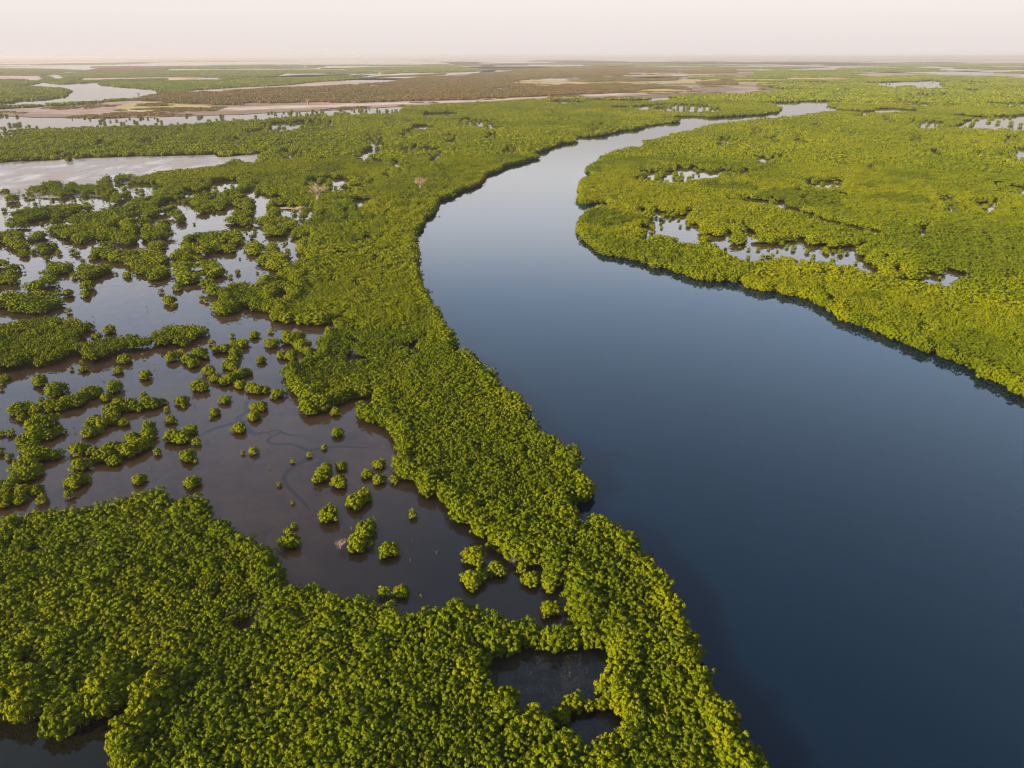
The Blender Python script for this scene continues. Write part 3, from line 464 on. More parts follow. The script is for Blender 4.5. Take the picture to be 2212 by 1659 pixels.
def sheet(name, poly, z, mat, kind='structure', rough=True):
    pts = roughen(poly) if rough else poly
    V = [Vector((x, y, z)) for x, y in pts]
    tris = geometry.tessellate_polygon([V])
    fs = []
    for t in tris:
        a, b, c = (V[i] for i in t)
        fs.append(t if (b - a).cross(c - a).z > 0 else (t[0], t[2], t[1]))
    me = mesh_from(name, [tuple(v) for v in V], [tuple(t) for t in fs], mat)
    o = link(name, me); o['kind'] = kind
    return o

# ------------------------------------------------------------------ materials
def new_mat(name):
    m = bpy.data.materials.new(name); m.use_nodes = True
    nt = m.node_tree; nt.nodes.clear()
    out = nt.nodes.new('ShaderNodeOutputMaterial')
    return m, nt, out
def N(nt, t, **kw):
    n = nt.nodes.new(t)
    for k, v in kw.items(): setattr(n, k, v)
    return n
def ramp(nt, stops, interp='LINEAR'):
    r = nt.nodes.new('ShaderNodeValToRGB'); e = r.color_ramp.elements; r.color_ramp.interpolation = interp
    while len(e) < len(stops): e.new(0.5)
    for i, (p, c) in enumerate(stops): e[i].position = p; e[i].color = (*c, 1)
    return r
def noise(nt, scale, detail=3.0, rough=0.55, vec=None, dist=0.0):
    n = nt.nodes.new('ShaderNodeTexNoise'); n.inputs['Scale'].default_value = scale
    n.inputs['Detail'].default_value = detail; n.inputs['Roughness'].default_value = rough; n.inputs['Distortion'].default_value = dist
    if vec is not None: nt.links.new(vec, n.inputs['Vector'])
    return n
def math_n(nt, op, a, b):
    n = nt.nodes.new('ShaderNodeMath'); n.operation = op
    for i, v in enumerate((a, b)):
        if isinstance(v, (int, float)): n.inputs[i].default_value = v
        else: nt.links.new(v, n.inputs[i])
    return n.outputs[0]
def position(nt):
    return nt.nodes.new('ShaderNodeNewGeometry').outputs['Position']

def foliage_mat(name, stops, transl=0.15, rough=0.8, spec=0.03):
    m, nt, out = new_mat(name)
    a1 = N(nt, 'ShaderNodeAttribute', attribute_type='INSTANCER', attribute_name='tint')
    a2 = N(nt, 'ShaderNodeAttribute', attribute_type='GEOMETRY', attribute_name='leaf_tint')
    s = math_n(nt, 'ADD', math_n(nt, 'MULTIPLY', a1.outputs['Fac'], 0.6), math_n(nt, 'MULTIPLY', a2.outputs['Fac'], 0.4))
    r = ramp(nt, stops); nt.links.new(s, r.inputs[0])
    p = N(nt, 'ShaderNodeBsdfPrincipled'); p.inputs['Roughness'].default_value = rough
    p.inputs['Specular IOR Level'].default_value = spec
    nt.links.new(r.outputs[0], p.inputs['Base Color'])
    t = N(nt, 'ShaderNodeBsdfTranslucent'); nt.links.new(r.outputs[0], t.inputs['Color'])
    mx = N(nt, 'ShaderNodeMixShader'); mx.inputs[0].default_value = transl
    nt.links.new(p.outputs[0], mx.inputs[1]); nt.links.new(t.outputs[0], mx.inputs[2])
    nt.links.new(mx.outputs[0], out.inputs[0])
    return m

M = {}
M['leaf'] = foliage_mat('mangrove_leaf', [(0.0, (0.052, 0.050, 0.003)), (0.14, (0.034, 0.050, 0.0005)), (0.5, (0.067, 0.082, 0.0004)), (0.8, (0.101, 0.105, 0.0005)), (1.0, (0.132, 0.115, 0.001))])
M['dryleaf'] = foliage_mat('dry_scrub_leaf', [(0.0, (0.113, 0.0564, 0.0275)), (0.35, (0.08, 0.0526, 0.0196)), (0.7, (0.0566, 0.051, 0.0157)), (1.0, (0.0942, 0.0751, 0.0196))], transl=0.2)

def wood_mat(name, c0, c1, rough=0.85):
    m, nt, out = new_mat(name)
    n = noise(nt, 3.0, 4.0, vec=position(nt)); r = ramp(nt, [(0.3, c0), (0.7, c1)]); nt.links.new(n.outputs[0], r.inputs[0])
    p = N(nt, 'ShaderNodeBsdfPrincipled'); p.inputs['Roughness'].default_value = rough
    nt.links.new(r.outputs[0], p.inputs['Base Color']); nt.links.new(p.outputs[0], out.inputs[0])
    return m
M['root'] = wood_mat('prop_root_bark', (0.16, 0.07, 0.035), (0.26, 0.13, 0.07))
M['deadpink'] = wood_mat('dead_twig', (0.10, 0.065, 0.055), (0.17, 0.115, 0.095))
M['deadgrey'] = wood_mat('grey_twig', (0.06, 0.055, 0.042), (0.10, 0.09, 0.065))
M['baobab'] = wood_mat('baobab_bark', (0.12, 0.08, 0.062), (0.18, 0.125, 0.097))

def water_mat(name, body=None, bump=0.02, rough=0.03, clear=None, deep=0.0):
    """body: colour of deep water seen from above; clear: tint of shallow water over its bed"""
    m, nt, out = new_mat(name)
    pos = position(nt)
    mp = N(nt, 'ShaderNodeMapping'); mp.inputs['Scale'].default_value = (1.0, 0.55, 1.0); mp.inputs['Rotation'].default_value = (0, 0, 0.5)
    nt.links.new(pos, mp.inputs['Vector'])
    n1 = noise(nt, 1.1, 3.0, 0.6, mp.outputs[0]); n2 = noise(nt, 0.05, 2.0, 0.5, mp.outputs[0])
    h = math_n(nt, 'MULTIPLY', n1.outputs[0], math_n(nt, 'ADD', n2.outputs[0], 0.1))
    b = N(nt, 'ShaderNodeBump'); b.inputs['Strength'].default_value = 1.0; b.inputs['Distance'].default_value = bump
    nt.links.new(h, b.inputs['Height'])
    fr = N(nt, 'ShaderNodeFresnel'); fr.inputs['IOR'].default_value = 1.333; nt.links.new(b.outputs[0], fr.inputs['Normal'])
    gl = N(nt, 'ShaderNodeBsdfGlossy'); gl.inputs['Roughness'].default_value = rough; nt.links.new(b.outputs[0], gl.inputs['Normal'])
    if body is not None:
        # light scattered back from deep turbid water: it spreads metres sideways before it leaves the surface
        d = N(nt, 'ShaderNodeBsdfPrincipled'); d.inputs['Specular IOR Level'].default_value = 0.0; d.inputs['Roughness'].default_value = 1.0
        d.inputs['Subsurface Weight'].default_value = deep; d.inputs['Subsurface Radius'].default_value = (1, 1, 1); d.inputs['Subsurface Scale'].default_value = 25.0
        rc = ramp(nt, [(0.3, tuple(c * .85 for c in body)), (0.7, tuple(c * 1.15 for c in body))])
        n3 = noise(nt, 0.012, 3.0, 0.5, pos); nt.links.new(n3.outputs[0], rc.inputs[0]); nt.links.new(rc.outputs[0], d.inputs[0])
    else:
        d = N(nt, 'ShaderNodeBsdfTransparent'); d.inputs[0].default_value = (*clear, 1)
    mx = N(nt, 'ShaderNodeMixShader')
    nt.links.new(fr.outputs[0], mx.inputs[0]); nt.links.new(d.outputs[0], mx.inputs[1]); nt.links.new(gl.outputs[0], mx.inputs[2])
    nt.links.new(mx.outputs[0], out.inputs[0])
    return m
M['river'] = water_mat('river_water', body=(0.0003, 0.0034, 0.0095), bump=0.02, rough=0.04, deep=1.0)
M['creek'] = water_mat('creek_water', body=(0.003, 0.0032, 0.002), bump=0.02, rough=0.04)
M['lagoon'] = water_mat('lagoon_water', clear=(0.97, 0.88, 0.77), bump=0.004, rough=0.015)
M['farwater'] = water_mat('far_water', body=(0.02, 0.018, 0.016), bump=0.004, rough=0.03)

def ground_mat(name, stops, scale, detail=4.0, rough=(0.8, 0.8), spec=0.1, bump=0.0, stretch=(1, 1, 1), fine=None):
    m, nt, out = new_mat(name)
    pos = position(nt)
    mp = N(nt, 'ShaderNodeMapping'); mp.inputs['Scale'].default_value = stretch; nt.links.new(pos, mp.inputs['Vector'])
    n = noise(nt, scale, detail, 0.6, mp.outputs[0], 0.4)
    fac = n.outputs[0]
    if fine:
        nf = noise(nt, fine, 3.0, 0.6, mp.outputs[0])
        fac = math_n(nt, 'ADD', math_n(nt, 'MULTIPLY', fac, 0.7), math_n(nt, 'MULTIPLY', nf.outputs[0], 0.3))
    r = ramp(nt, stops); nt.links.new(fac, r.inputs[0])
    p = N(nt, 'ShaderNodeBsdfPrincipled'); p.inputs['Specular IOR Level'].default_value = spec
    rr = ramp(nt, [(0.38, (rough[0],) * 3), (0.62, (rough[1],) * 3)]); nt.links.new(fac, rr.inputs[0])
    nt.links.new(rr.outputs[0], p.inputs['Roughness'])
    nt.links.new(r.outputs[0], p.inputs['Base Color']); nt.links.new(p.outputs[0], out.inputs[0])
    if bump:
        b = N(nt, 'ShaderNodeBump'); b.inputs['Distance'].default_value = bump; nt.links.new(fac, b.inputs['Height']); nt.links.new(b.outputs[0], p.inputs['Normal'])
    return m
M['bed'] = ground_mat('lagoon_bed_mud', [(0.36, (0.165, 0.068, 0.034)), (0.5, (0.29, 0.125, 0.060)), (0.64, (0.38, 0.175, 0.085))], 0.016, 6.0, fine=0.2)
M['silt'] = ground_mat('dark_channel_silt', [(0.3, (0.12, 0.054, 0.030)), (0.7, (0.15, 0.067, 0.038))], 0.3)
M['mudflat'] = ground_mat('wet_mud', [(0.35, (0.0586, 0.0465, 0.0431)), (0.5, (0.0825, 0.0669, 0.0603)), (0.65, (0.114, 0.0969, 0.0865))], 0.05, 6.0, rough=(0.2, 0.6), spec=0.25, stretch=(1, 0.45, 1))
M['sand'] = ground_mat('pale_sand', [(0.3, (0.0796, 0.0571, 0.0536)), (0.5, (0.111, 0.0843, 0.0788)), (0.7, (0.164, 0.13, 0.126))], 0.02, 5.0, fine=0.2)
M['wetband'] = ground_mat('dark_tidal_mud', [(0.3, (0.0636, 0.0424, 0.0345)), (0.7, (0.0955, 0.0663, 0.053))], 0.03, 4.0)
M['farmud'] = ground_mat('far_mud', [(0.3, (0.111, 0.0843, 0.082)), (0.7, (0.175, 0.136, 0.132))], 0.008, 4.0)
M['grass'] = ground_mat('dry_grass', [(0.35, (0.159, 0.111, 0.0636)), (0.5, (0.143, 0.117, 0.0451)), (0.65, (0.106, 0.101, 0.0318))], 0.02, 5.0, fine=0.15)
M['plain'] = ground_mat('far_plain_soil', [(0.36, (0.0411, 0.0438, 0.0254)), (0.46, (0.0822, 0.0636, 0.0467)), (0.54, (0.14, 0.0994, 0.0848)), (0.62, (0.246, 0.188, 0.17))], 0.0013, 7.0, rough=(0.95, 0.8), spec=0.03)
M['islet'] = ground_mat('islet_mud', [(0.3, (0.101, 0.0743, 0.061)), (0.7, (0.159, 0.119, 0.0955))], 0.4, 4.0)

# darker, peaty mud has settled in the sheltered southeast corner of the lagoon
nt = M['bed'].node_tree; pb = next(n for n in nt.nodes if n.type == 'BSDF_PRINCIPLED'); src = pb.inputs['Base Color'].links[0].from_socket
vd = N(nt, 'ShaderNodeVectorMath', operation='DISTANCE'); nt.links.new(position(nt), vd.inputs[0]); vd.inputs[1].default_value = (2.0, 92.0, -0.4)
wob = math_n(nt, 'ADD', vd.outputs['Value'], math_n(nt, 'MULTIPLY', noise(nt, 0.06, 3.0, 0.6, position(nt)).outputs[0], 22.0))
mr = N(nt, 'ShaderNodeMapRange', interpolation_type='SMOOTHSTEP'); mr.inputs['From Min'].default_value = 24.0; mr.inputs['From Max'].default_value = 72.0; nt.links.new(wob, mr.inputs['Value'])
mc = N(nt, 'ShaderNodeMix', data_type='RGBA'); nt.links.new(mr.outputs[0], mc.inputs[0]); mc.inputs[6].default_value = (0.085, 0.052, 0.040, 1); nt.links.new(src, mc.inputs[7])
nt.links.new(mc.outputs[2], pb.inputs['Base Color'])

# ------------------------------------------------------------------ setting: bed, water, flats, far plain
def big_sheet(name, z, mat, x=58000, y0=-2500, y1=58000, n=1):
    me = mesh_from(name, [(-x, y0, z), (x, y0, z), (x, y1, z), (-x, y1, z)], [(0, 1, 2, 3)], mat)
    return tag(link(name, me), kind='structure')
big_sheet('lagoon_bed', -0.40, M['bed'])
big_sheet('lagoon_water', 0.0, M['lagoon'])
for p in MAP['river']: sheet('river_water', grown(p, .012), 0.03, M['river'])
for p in MAP['creeksheet']: sheet('creek_water', p, 0.03, M['creek'])
M['peat'] = ground_mat('dark_pool_mud', [(0.3, (0.030, 0.024, 0.022)), (0.7, (0.060, 0.050, 0.042))], 0.5, 4.0)
for p in MAP['pool'][:2]: sheet('pool_bed', grown(p, 0, 2.5), -0.37, M['peat'])
for p in MAP['mudflat']: sheet('mudflat', p, 0.05, M['mudflat'])

# far plain: everything beyond the dense mangrove
north = MAP['main'][0][:-4]
plain = [(x * 0.995, y * 0.995) for x, y in north] + [(57900, 2300), (57900, 57900), (-57900, 57900), (-57900, 1400)]
sheet('far_plain', plain, 0.12, M['plain'], rough=False)
for p in MAP['fringe']: sheet('tidal_shallows', p, 0.30, M['farwater'])
for p in MAP['farmud']: sheet('far_mudflat', p, 0.40, M['farmud'])
for p in MAP['grass']: sheet('dry_grassland', p, 0.68, M['grass'])
for p in MAP['sandspit']: sheet('sand_spit', p, 0.60, M['sand'])
M['palesand'] = ground_mat('salt_crusted_sand', [(0.3, (0.12, 0.095, 0.082)), (0.6, (0.21, 0.175, 0.155))], 0.02, 5.0, fine=0.2)
for p in MAP['palesand']: sheet('pale_sand_strip', p, 0.65, M['palesand'])
for p in MAP['wetband']: sheet('tidal_mud_band', p, 0.70, M['wetband'])
for p in MAP['farwater']: sheet('far_water', p, 0.85, M['farwater'])

# thin creeks and pans catching the sky far out on the plain
rs = random.Random(44); FAR_STRIPS = []
for i in range(90):
    y = 2700 * (1 + (4.5 if i % 5 < 3 else 2.4) * rs.random() ** 1.3); x = rs.uniform(-.75, .75) * y
    w = y * rs.uniform(.02, .16); dpt = y * y / 80 * (rs.uniform(.001, .0035) if i % 5 < 3 else rs.uniform(.0004, .001)); sl = rs.uniform(-.12, .12)
    top = []; bot = []
    for k in range(9):
        f_ = k / 8; e = math.sin(math.pi * f_) ** .6; xx = x - w + 2 * w * f_; yy = y + sl * (xx - x) + dpt * rs.uniform(-.5, .5)
        top.append((xx, yy + dpt * e)); bot.append((xx, yy - dpt * e - .5))
    strip = bot + top[::-1]
    if i % 5 < 3:
        if not inside_any(np.array([x]), np.array([y]), MAP['woodland'] + MAP['main'])[0]: sheet('far_water', strip, .80, M['farwater'], rough=False)
    else: FAR_STRIPS.append(strip)

# faint dark channels in the lagoon bed
for c in CHANNELS:
    pts = [Vector((x, y, 0)) for x, y in c]
    fine = []
    for i in range(len(pts) - 1):
        p0 = pts[max(i - 1, 0)]; p1 = pts[i]; p2 = pts[i + 1]; p3 = pts[min(i + 2, len(pts) - 1)]
        for q in range(6):
            t = q / 6
            fine.append(0.5 * ((2 * p1) + (p2 - p0) * t + (2 * p0 - 5 * p1 + 4 * p2 - p3) * t * t + (3 * p1 - p0 - 3 * p2 + p3) * t ** 3))
    fine.append(pts[-1])
    V = []; Fc = []
    for i, p in enumerate(fine):
        d = (fine[min(i + 1, len(fine) - 1)] - fine[max(i - 1, 0)]).normalized(); nrm = Vector((-d.y, d.x, 0))
        w = 0.35 + 0.5 * float(vnoise(p.x, p.y, 9, 5)); w *= min(1, (len(fine) - i) / 8 + .15) 
        V += [tuple(p + nrm * w + Vector((0, 0, -0.385))), tuple(p - nrm * w + Vector((0, 0, -0.385)))]
        if i: Fc.append((2 * i - 2, 2 * i, 2 * i + 1, 2 * i - 1)[::-1])
    tag(link('channel_bed', mesh_from('channel_bed', V, Fc, M['silt'])), kind='structure')

# ------------------------------------------------------------------ foliage building blocks
def leaf_quads(C, D, size, r, flat=0.28, asp=0.6):
    """one folded-free rhombic leaf at each centre C, lying roughly across direction D"""
    n = len(C)
    rnd = r.normal(size=(n, 3))
    nrm = D * (1 - flat) + rnd * flat * 0.8
    nrm /= np.linalg.norm(nrm, axis=1)[:, None] + 1e-9
    t = np.cross(nrm, r.normal(size=(n, 3))); t /= np.linalg.norm(t, axis=1)[:, None] + 1e-9
    b = np.cross(nrm, t)
    s = (size * r.uniform(0.7, 1.3, n))[:, None]
    V = np.stack([C - t * s, C + b * s * asp, C + t * s, C - b * s * asp], 1).reshape(-1, 3)
    Fq = np.arange(4 * n).reshape(n, 4)
    return V, Fq

def tuft_positions(R, Rz, cz, n, r, lo=-0.35, jitter=0.12):
    """fibonacci points on the upper part of an ellipsoid, jittered"""
    i = np.arange(n) + 0.5
    z = 1 - (1 - lo) * i / n
    ph = i * 2.399963 + r.uniform(0, 6.28)
    s = np.sqrt(np.clip(1 - z * z, 0, 1))
    D = np.stack([s * np.cos(ph), s * np.sin(ph), z], 1)
    D += r.normal(scale=0.10, size=D.shape); D /= np.linalg.norm(D, axis=1)[:, None]
    k = (1 + r.normal(scale=jitter, size=n))[:, None]
    lump = (0.9 + 0.22 * np.sin(3 * ph + r.uniform(0, 6)) * s + 0.1 * np.sin(5 * ph + r.uniform(0, 6)))[:, None]
    C = D * np.array([R, R, Rz]) * k * np.clip(lump, .75, 1.15)
    C[:, 2] = np.maximum(C[:, 2] + cz, 0.25)
    return C, D

def crown_mesh(name, R, Rz, cz, tufts, leaves, tuft_r, leaf, seed, mat, core=True, lo=-0.35, jitter=0.12):
    r = np.random.default_rng(seed)
    C, D = tuft_positions(R, Rz, cz, tufts, r, lo, jitter)
    tr = tuft_r * r.uniform(0.75, 1.3, tufts)
    d = r.normal(size=(tufts, leaves, 3)); d /= np.linalg.norm(d, axis=2)[..., None]
    d = d * 0.85 + D[:, None, :] * 0.5 + np.array([0, 0, 0.3]); d /= np.linalg.norm(d, axis=2)[..., None]
    c = C[:, None, :] + d * (tr[:, None] * r.uniform(0.65, 1.08, (tufts, leaves)))[..., None] * np.array([1, 1, .8])
    V, Fq = leaf_quads(c.reshape(-1, 3), d.reshape(-1, 3), leaf, r)
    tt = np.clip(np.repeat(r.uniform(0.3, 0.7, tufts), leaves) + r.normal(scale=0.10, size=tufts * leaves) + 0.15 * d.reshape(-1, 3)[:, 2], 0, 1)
    tint = np.repeat(tt, 4)
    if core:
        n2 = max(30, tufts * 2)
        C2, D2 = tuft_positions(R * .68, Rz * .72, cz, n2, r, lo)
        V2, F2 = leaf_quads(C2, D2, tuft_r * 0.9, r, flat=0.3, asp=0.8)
        Fq = np.concatenate([Fq, F2 + len(V)]); V = np.concatenate([V, V2]); tint = np.concatenate([tint, np.full(len(V2), 0.1)])  # inner leaves tinted dark: shade between the tufts put into their colour
    V[:, 2] = np.maximum(V[:, 2], 0.06)
    return mesh_from(name, V, Fq, mat, tint)

def tube(V, Fc, pts, rads, sides=4):
    base = len(V)
    for i, p in enumerate(pts):
        p = Vector(p)
        a = Vector(pts[max(i - 1, 0)]); b = Vector(pts[min(i + 1, len(pts) - 1)])
        d = (b - a).normalized() if (b - a).length > 1e-6 else Vector((0, 0, 1))
        u = d.orthogonal().normalized(); w = d.cross(u)
        for k in range(sides):
            t = 2 * math.pi * k / sides
            V.append(tuple(p + (u * math.cos(t) + w * math.sin(t)) * rads[i]))
        if i:
            for k in range(sides):
                a0 = base + (i - 1) * sides; b0 = base + i * sides
                Fc.append((a0 + k, a0 + (k + 1) % sides, b0 + (k + 1) % sides, b0 + k))

def roots_mesh(name, R, seed, n=16):
    rd = random.Random(seed); V = []; Fc = []
    for i in range(n):
        a = 2 * math.pi * i / n + rd.uniform(-.2, .2); ro = R * rd.uniform(.55, .9); ri = R * rd.uniform(.1, .3); h = rd.uniform(.35, .6) * min(R, 1.6)
        pts = []
        for k in range(5):
            t = k / 4; rr = ri + (ro - ri) * t
            pts.append((rr * math.cos(a + .15 * t), rr * math.sin(a + .15 * t), h * (1 - t * t) + 0.12 * math.sin(t * 3.1) - 0.35 * t))
        tube(V, Fc, pts, [0.055, 0.05, 0.045, 0.04, 0.035], 3)
    tube(V, Fc, [(0, 0, .2), (0.05, 0.02, R * .6), (0.02, 0.08, R * 1.0)], [.12, .09, .05], 5)
    return mesh_from(name, V, Fc, M['root'])

def branch_mesh(name, height, spread, seed, mat, stems=4, depth=4, r0=0.16, up=0.75, splits=3):
    rd = random.Random(seed); V = []; Fc = []
    def grow(p, d, L, r, lv):
        pts = [p]; q = p.copy(); dd = d.copy()
        for k in range(3):
            dd = (dd + Vector((rd.gauss(0, .16), rd.gauss(0, .16), rd.gauss(0, .08)))).normalized()
            q = q + dd * (L / 3); pts.append(q.copy())
        tube(V, Fc, pts, [r, r * .86, r * .74, r * .6], 5 if lv > 2 else 3)
        if lv == 0: return
        for s in range(splits):
            t = rd.choice((1, 2, 3, 3)); az = rd.uniform(0, 6.28); k = rd.uniform(.5, 1.05) * spread
            nd = (dd * up + Vector((math.cos(az) * k, math.sin(az) * k, rd.uniform(-.1, .45)))).normalized()
            grow(pts[t].copy(), nd, L * rd.uniform(.55, .8), r * .55, lv - 1)
    for s in range(stems):
        az = 6.28 * s / stems + rd.uniform(-.4, .4); k = spread * rd.uniform(.1, .4)
        grow(Vector((math.cos(az) * r0 * 1.4, math.sin(az) * r0 * 1.4, -0.1)), Vector((math.cos(az) * k, math.sin(az) * k, 1)).normalized(), height * rd.uniform(.38, .5), r0 * rd.uniform(.7, 1.1), depth)
    return mesh_from(name, V, Fc, mat)

# crown shapes shared by the individual bushes, in three size classes so that leaf tufts keep their size
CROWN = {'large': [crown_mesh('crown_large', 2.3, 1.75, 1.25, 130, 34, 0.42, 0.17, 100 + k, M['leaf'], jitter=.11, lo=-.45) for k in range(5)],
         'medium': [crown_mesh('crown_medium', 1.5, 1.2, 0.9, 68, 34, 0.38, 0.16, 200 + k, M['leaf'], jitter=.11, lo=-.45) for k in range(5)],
         'small': [crown_mesh('crown_small', 0.75, 0.68, 0.55, 20, 32, 0.31, 0.14, 300 + k, M['leaf'], core=False) for k in range(4)]}
RAD = {'large': 2.6, 'medium': 1.8, 'small': 1.0}
ROOT = {'large': [roots_mesh('roots_large', 2.2, k, 22) for k in range(3)], 'medium': [roots_mesh('roots_medium', 1.45, 10 + k, 16) for k in range(3)],
        'small': [roots_mesh('roots_small', 0.7, 20 + k, 8) for k in range(2)]}
ORD = ['first', 'second', 'third', 'fourth', 'fifth', 'sixth', 'seventh', 'eighth', 'ninth', 'tenth', 'eleventh', 'twelfth', 'thirteenth', 'fourteenth', 'fifteenth', 'sixteenth', 'seventeenth', 'eighteenth', 'nineteenth', 'twentieth']
taken = []
def put_bush(name, x, y, r, label, cat, group, rd, squash=1.0):
    k = 'large' if r > 2.0 else 'medium' if r > 1.15 else 'small'
    s = r / RAD[k]
    t = empty(name, (x, y, 0), rd.uniform(0, 6.28)); t.scale = (s * rd.uniform(.93, 1.07), s * rd.uniform(.93, 1.07), s * squash * rd.uniform(.9, 1.08))
    tag(t, label, cat, group)
    c = link('crown', rd.choice(CROWN[k]), None, t); c['tint'] = rd.choice((.5, .55, .6, .65, .7, .45))
    link('prop_roots', rd.choice(ROOT[k]), None, t)
    taken.append((x, y, r))
    return t
rd = random.Random(21)
for phrase, bs in BUSHES:
    n = len(bs)
    for i, (x, y, r) in enumerate(bs):
        size = 'large' if r > 2.2 else 'small' if r < 1.0 else 'rounded'
        pos = 'leftmost' if i == 0 else 'rightmost' if i == n - 1 else ORD[i] + ' from left'
        put_bush('mangrove_bush', x, y, r, f'{size} mangrove bush, {pos}, {phrase}', 'bush', 'mangrove bushes standing in the lagoon', rd, 1.0 if r > 1 else 1.15)

# seedlings: a thin stem with a rosette of leaves
sd_leaf = crown_mesh('seedling_leaves', 0.28, 0.25, 0.75, 5, 10, 0.16, 0.11, 400, M['leaf'], core=False, lo=0.0)
Vs, Fs = [], []; tube(Vs, Fs, [(0, 0, -.3), (.03, 0, .3), (0, .03, .8)], [.03, .025, .015], 4); tube(Vs, Fs, [(.1, 0, -.3), (.05, 0, .2), (0, .03, .5)], [.02, .02, .015], 3)
sd_stem = mesh_from('seedling_stem', Vs, Fs, M['root'])
for i, (x, y, r) in enumerate(sorted(SEEDLINGS)):
    s = max(.6, r / .45)
    t = empty('mangrove_seedling', (x, y, 0), rd.uniform(0, 6.28)); t.scale = (s, s, s)
    tag(t, f'tiny mangrove seedling alone in the water, {ORD[i] if i < 20 else ("twenty-" + ORD[i - 20])} seedling counting from the left', 'seedling', 'lone seedlings dotted over the lagoon')
    c = link('leaf_tuft', sd_leaf, None, t); c['tint'] = .6
    link('stem', sd_stem, None, t)

# ------------------------------------------------------------------ where the closed canopy grows
MAP['pool'] = [grown(p, 0, 1.0) for p in MAP['pool'][:2]] + MAP['pool'][2:]
MAP['pond'] = [roughen(p, .007, .0065, 13) for p in MAP['pond']]
rp = random.Random(9); PANS = []
for i in range(46):
    y = rp.uniform(900, 3300); x = (rp.uniform(.12, .74) if i % 3 else rp.uniform(-.6, .1)) * y; w = y * rp.uniform(.015, .06); dp = y * rp.uniform(.045, .07)
    pn = [(x - w, y), (x - w * .4, y - dp * rp.uniform(.7, 1)), (x + w * .5, y - dp * rp.uniform(.6, 1)), (x + w, y + rp.uniform(-.3, .3) * dp), (x + w * .3, y + dp * rp.uniform(.6, 1)), (x - w * .6, y + dp * rp.uniform(.5, 1))]
    PANS.append(roughen(pn, .006, .006, 17))
WATER = PANS + MAP['river'] + MAP['lagoon'] + MAP['pool'] + MAP['creek'] + MAP['pond'] + MAP['mudflat'] + MAP['fringe'] + MAP['sandspit']
ISLAND = MAP['islet'] + MAP['islandflat']
def grid(r0, r1, step, half=0.80, pad=25.0, seed=1):
    r = np.random.default_rng(seed)
    ys = np.arange(-10 if r0 < 60 else r0 * 0.72, r1, step * 0.866)
    X = []; Y = []
    for i, y in enumerate(ys):
        w = half * y + pad if y > 0 else pad
        w = max(w, 70)
        xs = np.arange(-w, w, step) + (step / 2 if i % 2 else 0)
        X.append(xs); Y.append(np.full(len(xs), y))
    X = np.concatenate(X); Y = np.concatenate(Y)
    X = X + r.uniform(-.42, .42, len(X)) * step; Y = Y + r.uniform(-.42, .42, len(Y)) * step
    d = np.hypot(X, Y); k = (d >= r0) & (d < r1)
    return X[k], Y[k]
def free(X, Y, m):
    d = np.hypot(X, Y); A = np.clip(d / 70, 1.6, 7.0); S = 3.2 * np.clip(d / 110, 1.3, 4.0)
    # scalloped shores: wobble the test point by a few metres
    X = X + A * (vnoise(X / S, Y / S, 2.0, 91) - .5) * 1.3; Y = Y + A * (vnoise(X / S, Y / S, 2.0, 92) - .5) * 1.3
    w = inside_any(X, Y, WATER)
    for a in range(6):
        t = a * math.pi / 3
        w |= inside_any(X + m * math.cos(t), Y + m * math.sin(t), WATER)
    isl = inside_any(X, Y, ISLAND)
    return (~w & inside_any(X, Y, MAP['main'])) | isl

def tint_of(X, Y, r):
    big = vnoise(X, Y, 60, 11); mid = vnoise(X, Y, 14, 12)
    t = 0.5 + 0.6 * (big - .5) + 0.35 * (mid - .5) + r.normal(scale=.11, size=len(X))
    t = np.where(vnoise(X, Y, 48, 15) * .7 + vnoise(X, Y, 13, 16) * .3 > .68, .03 + .12 * r.random(len(X)), t)     # stands of a duller, olive species
    return np.clip(t, 0.02, 1)

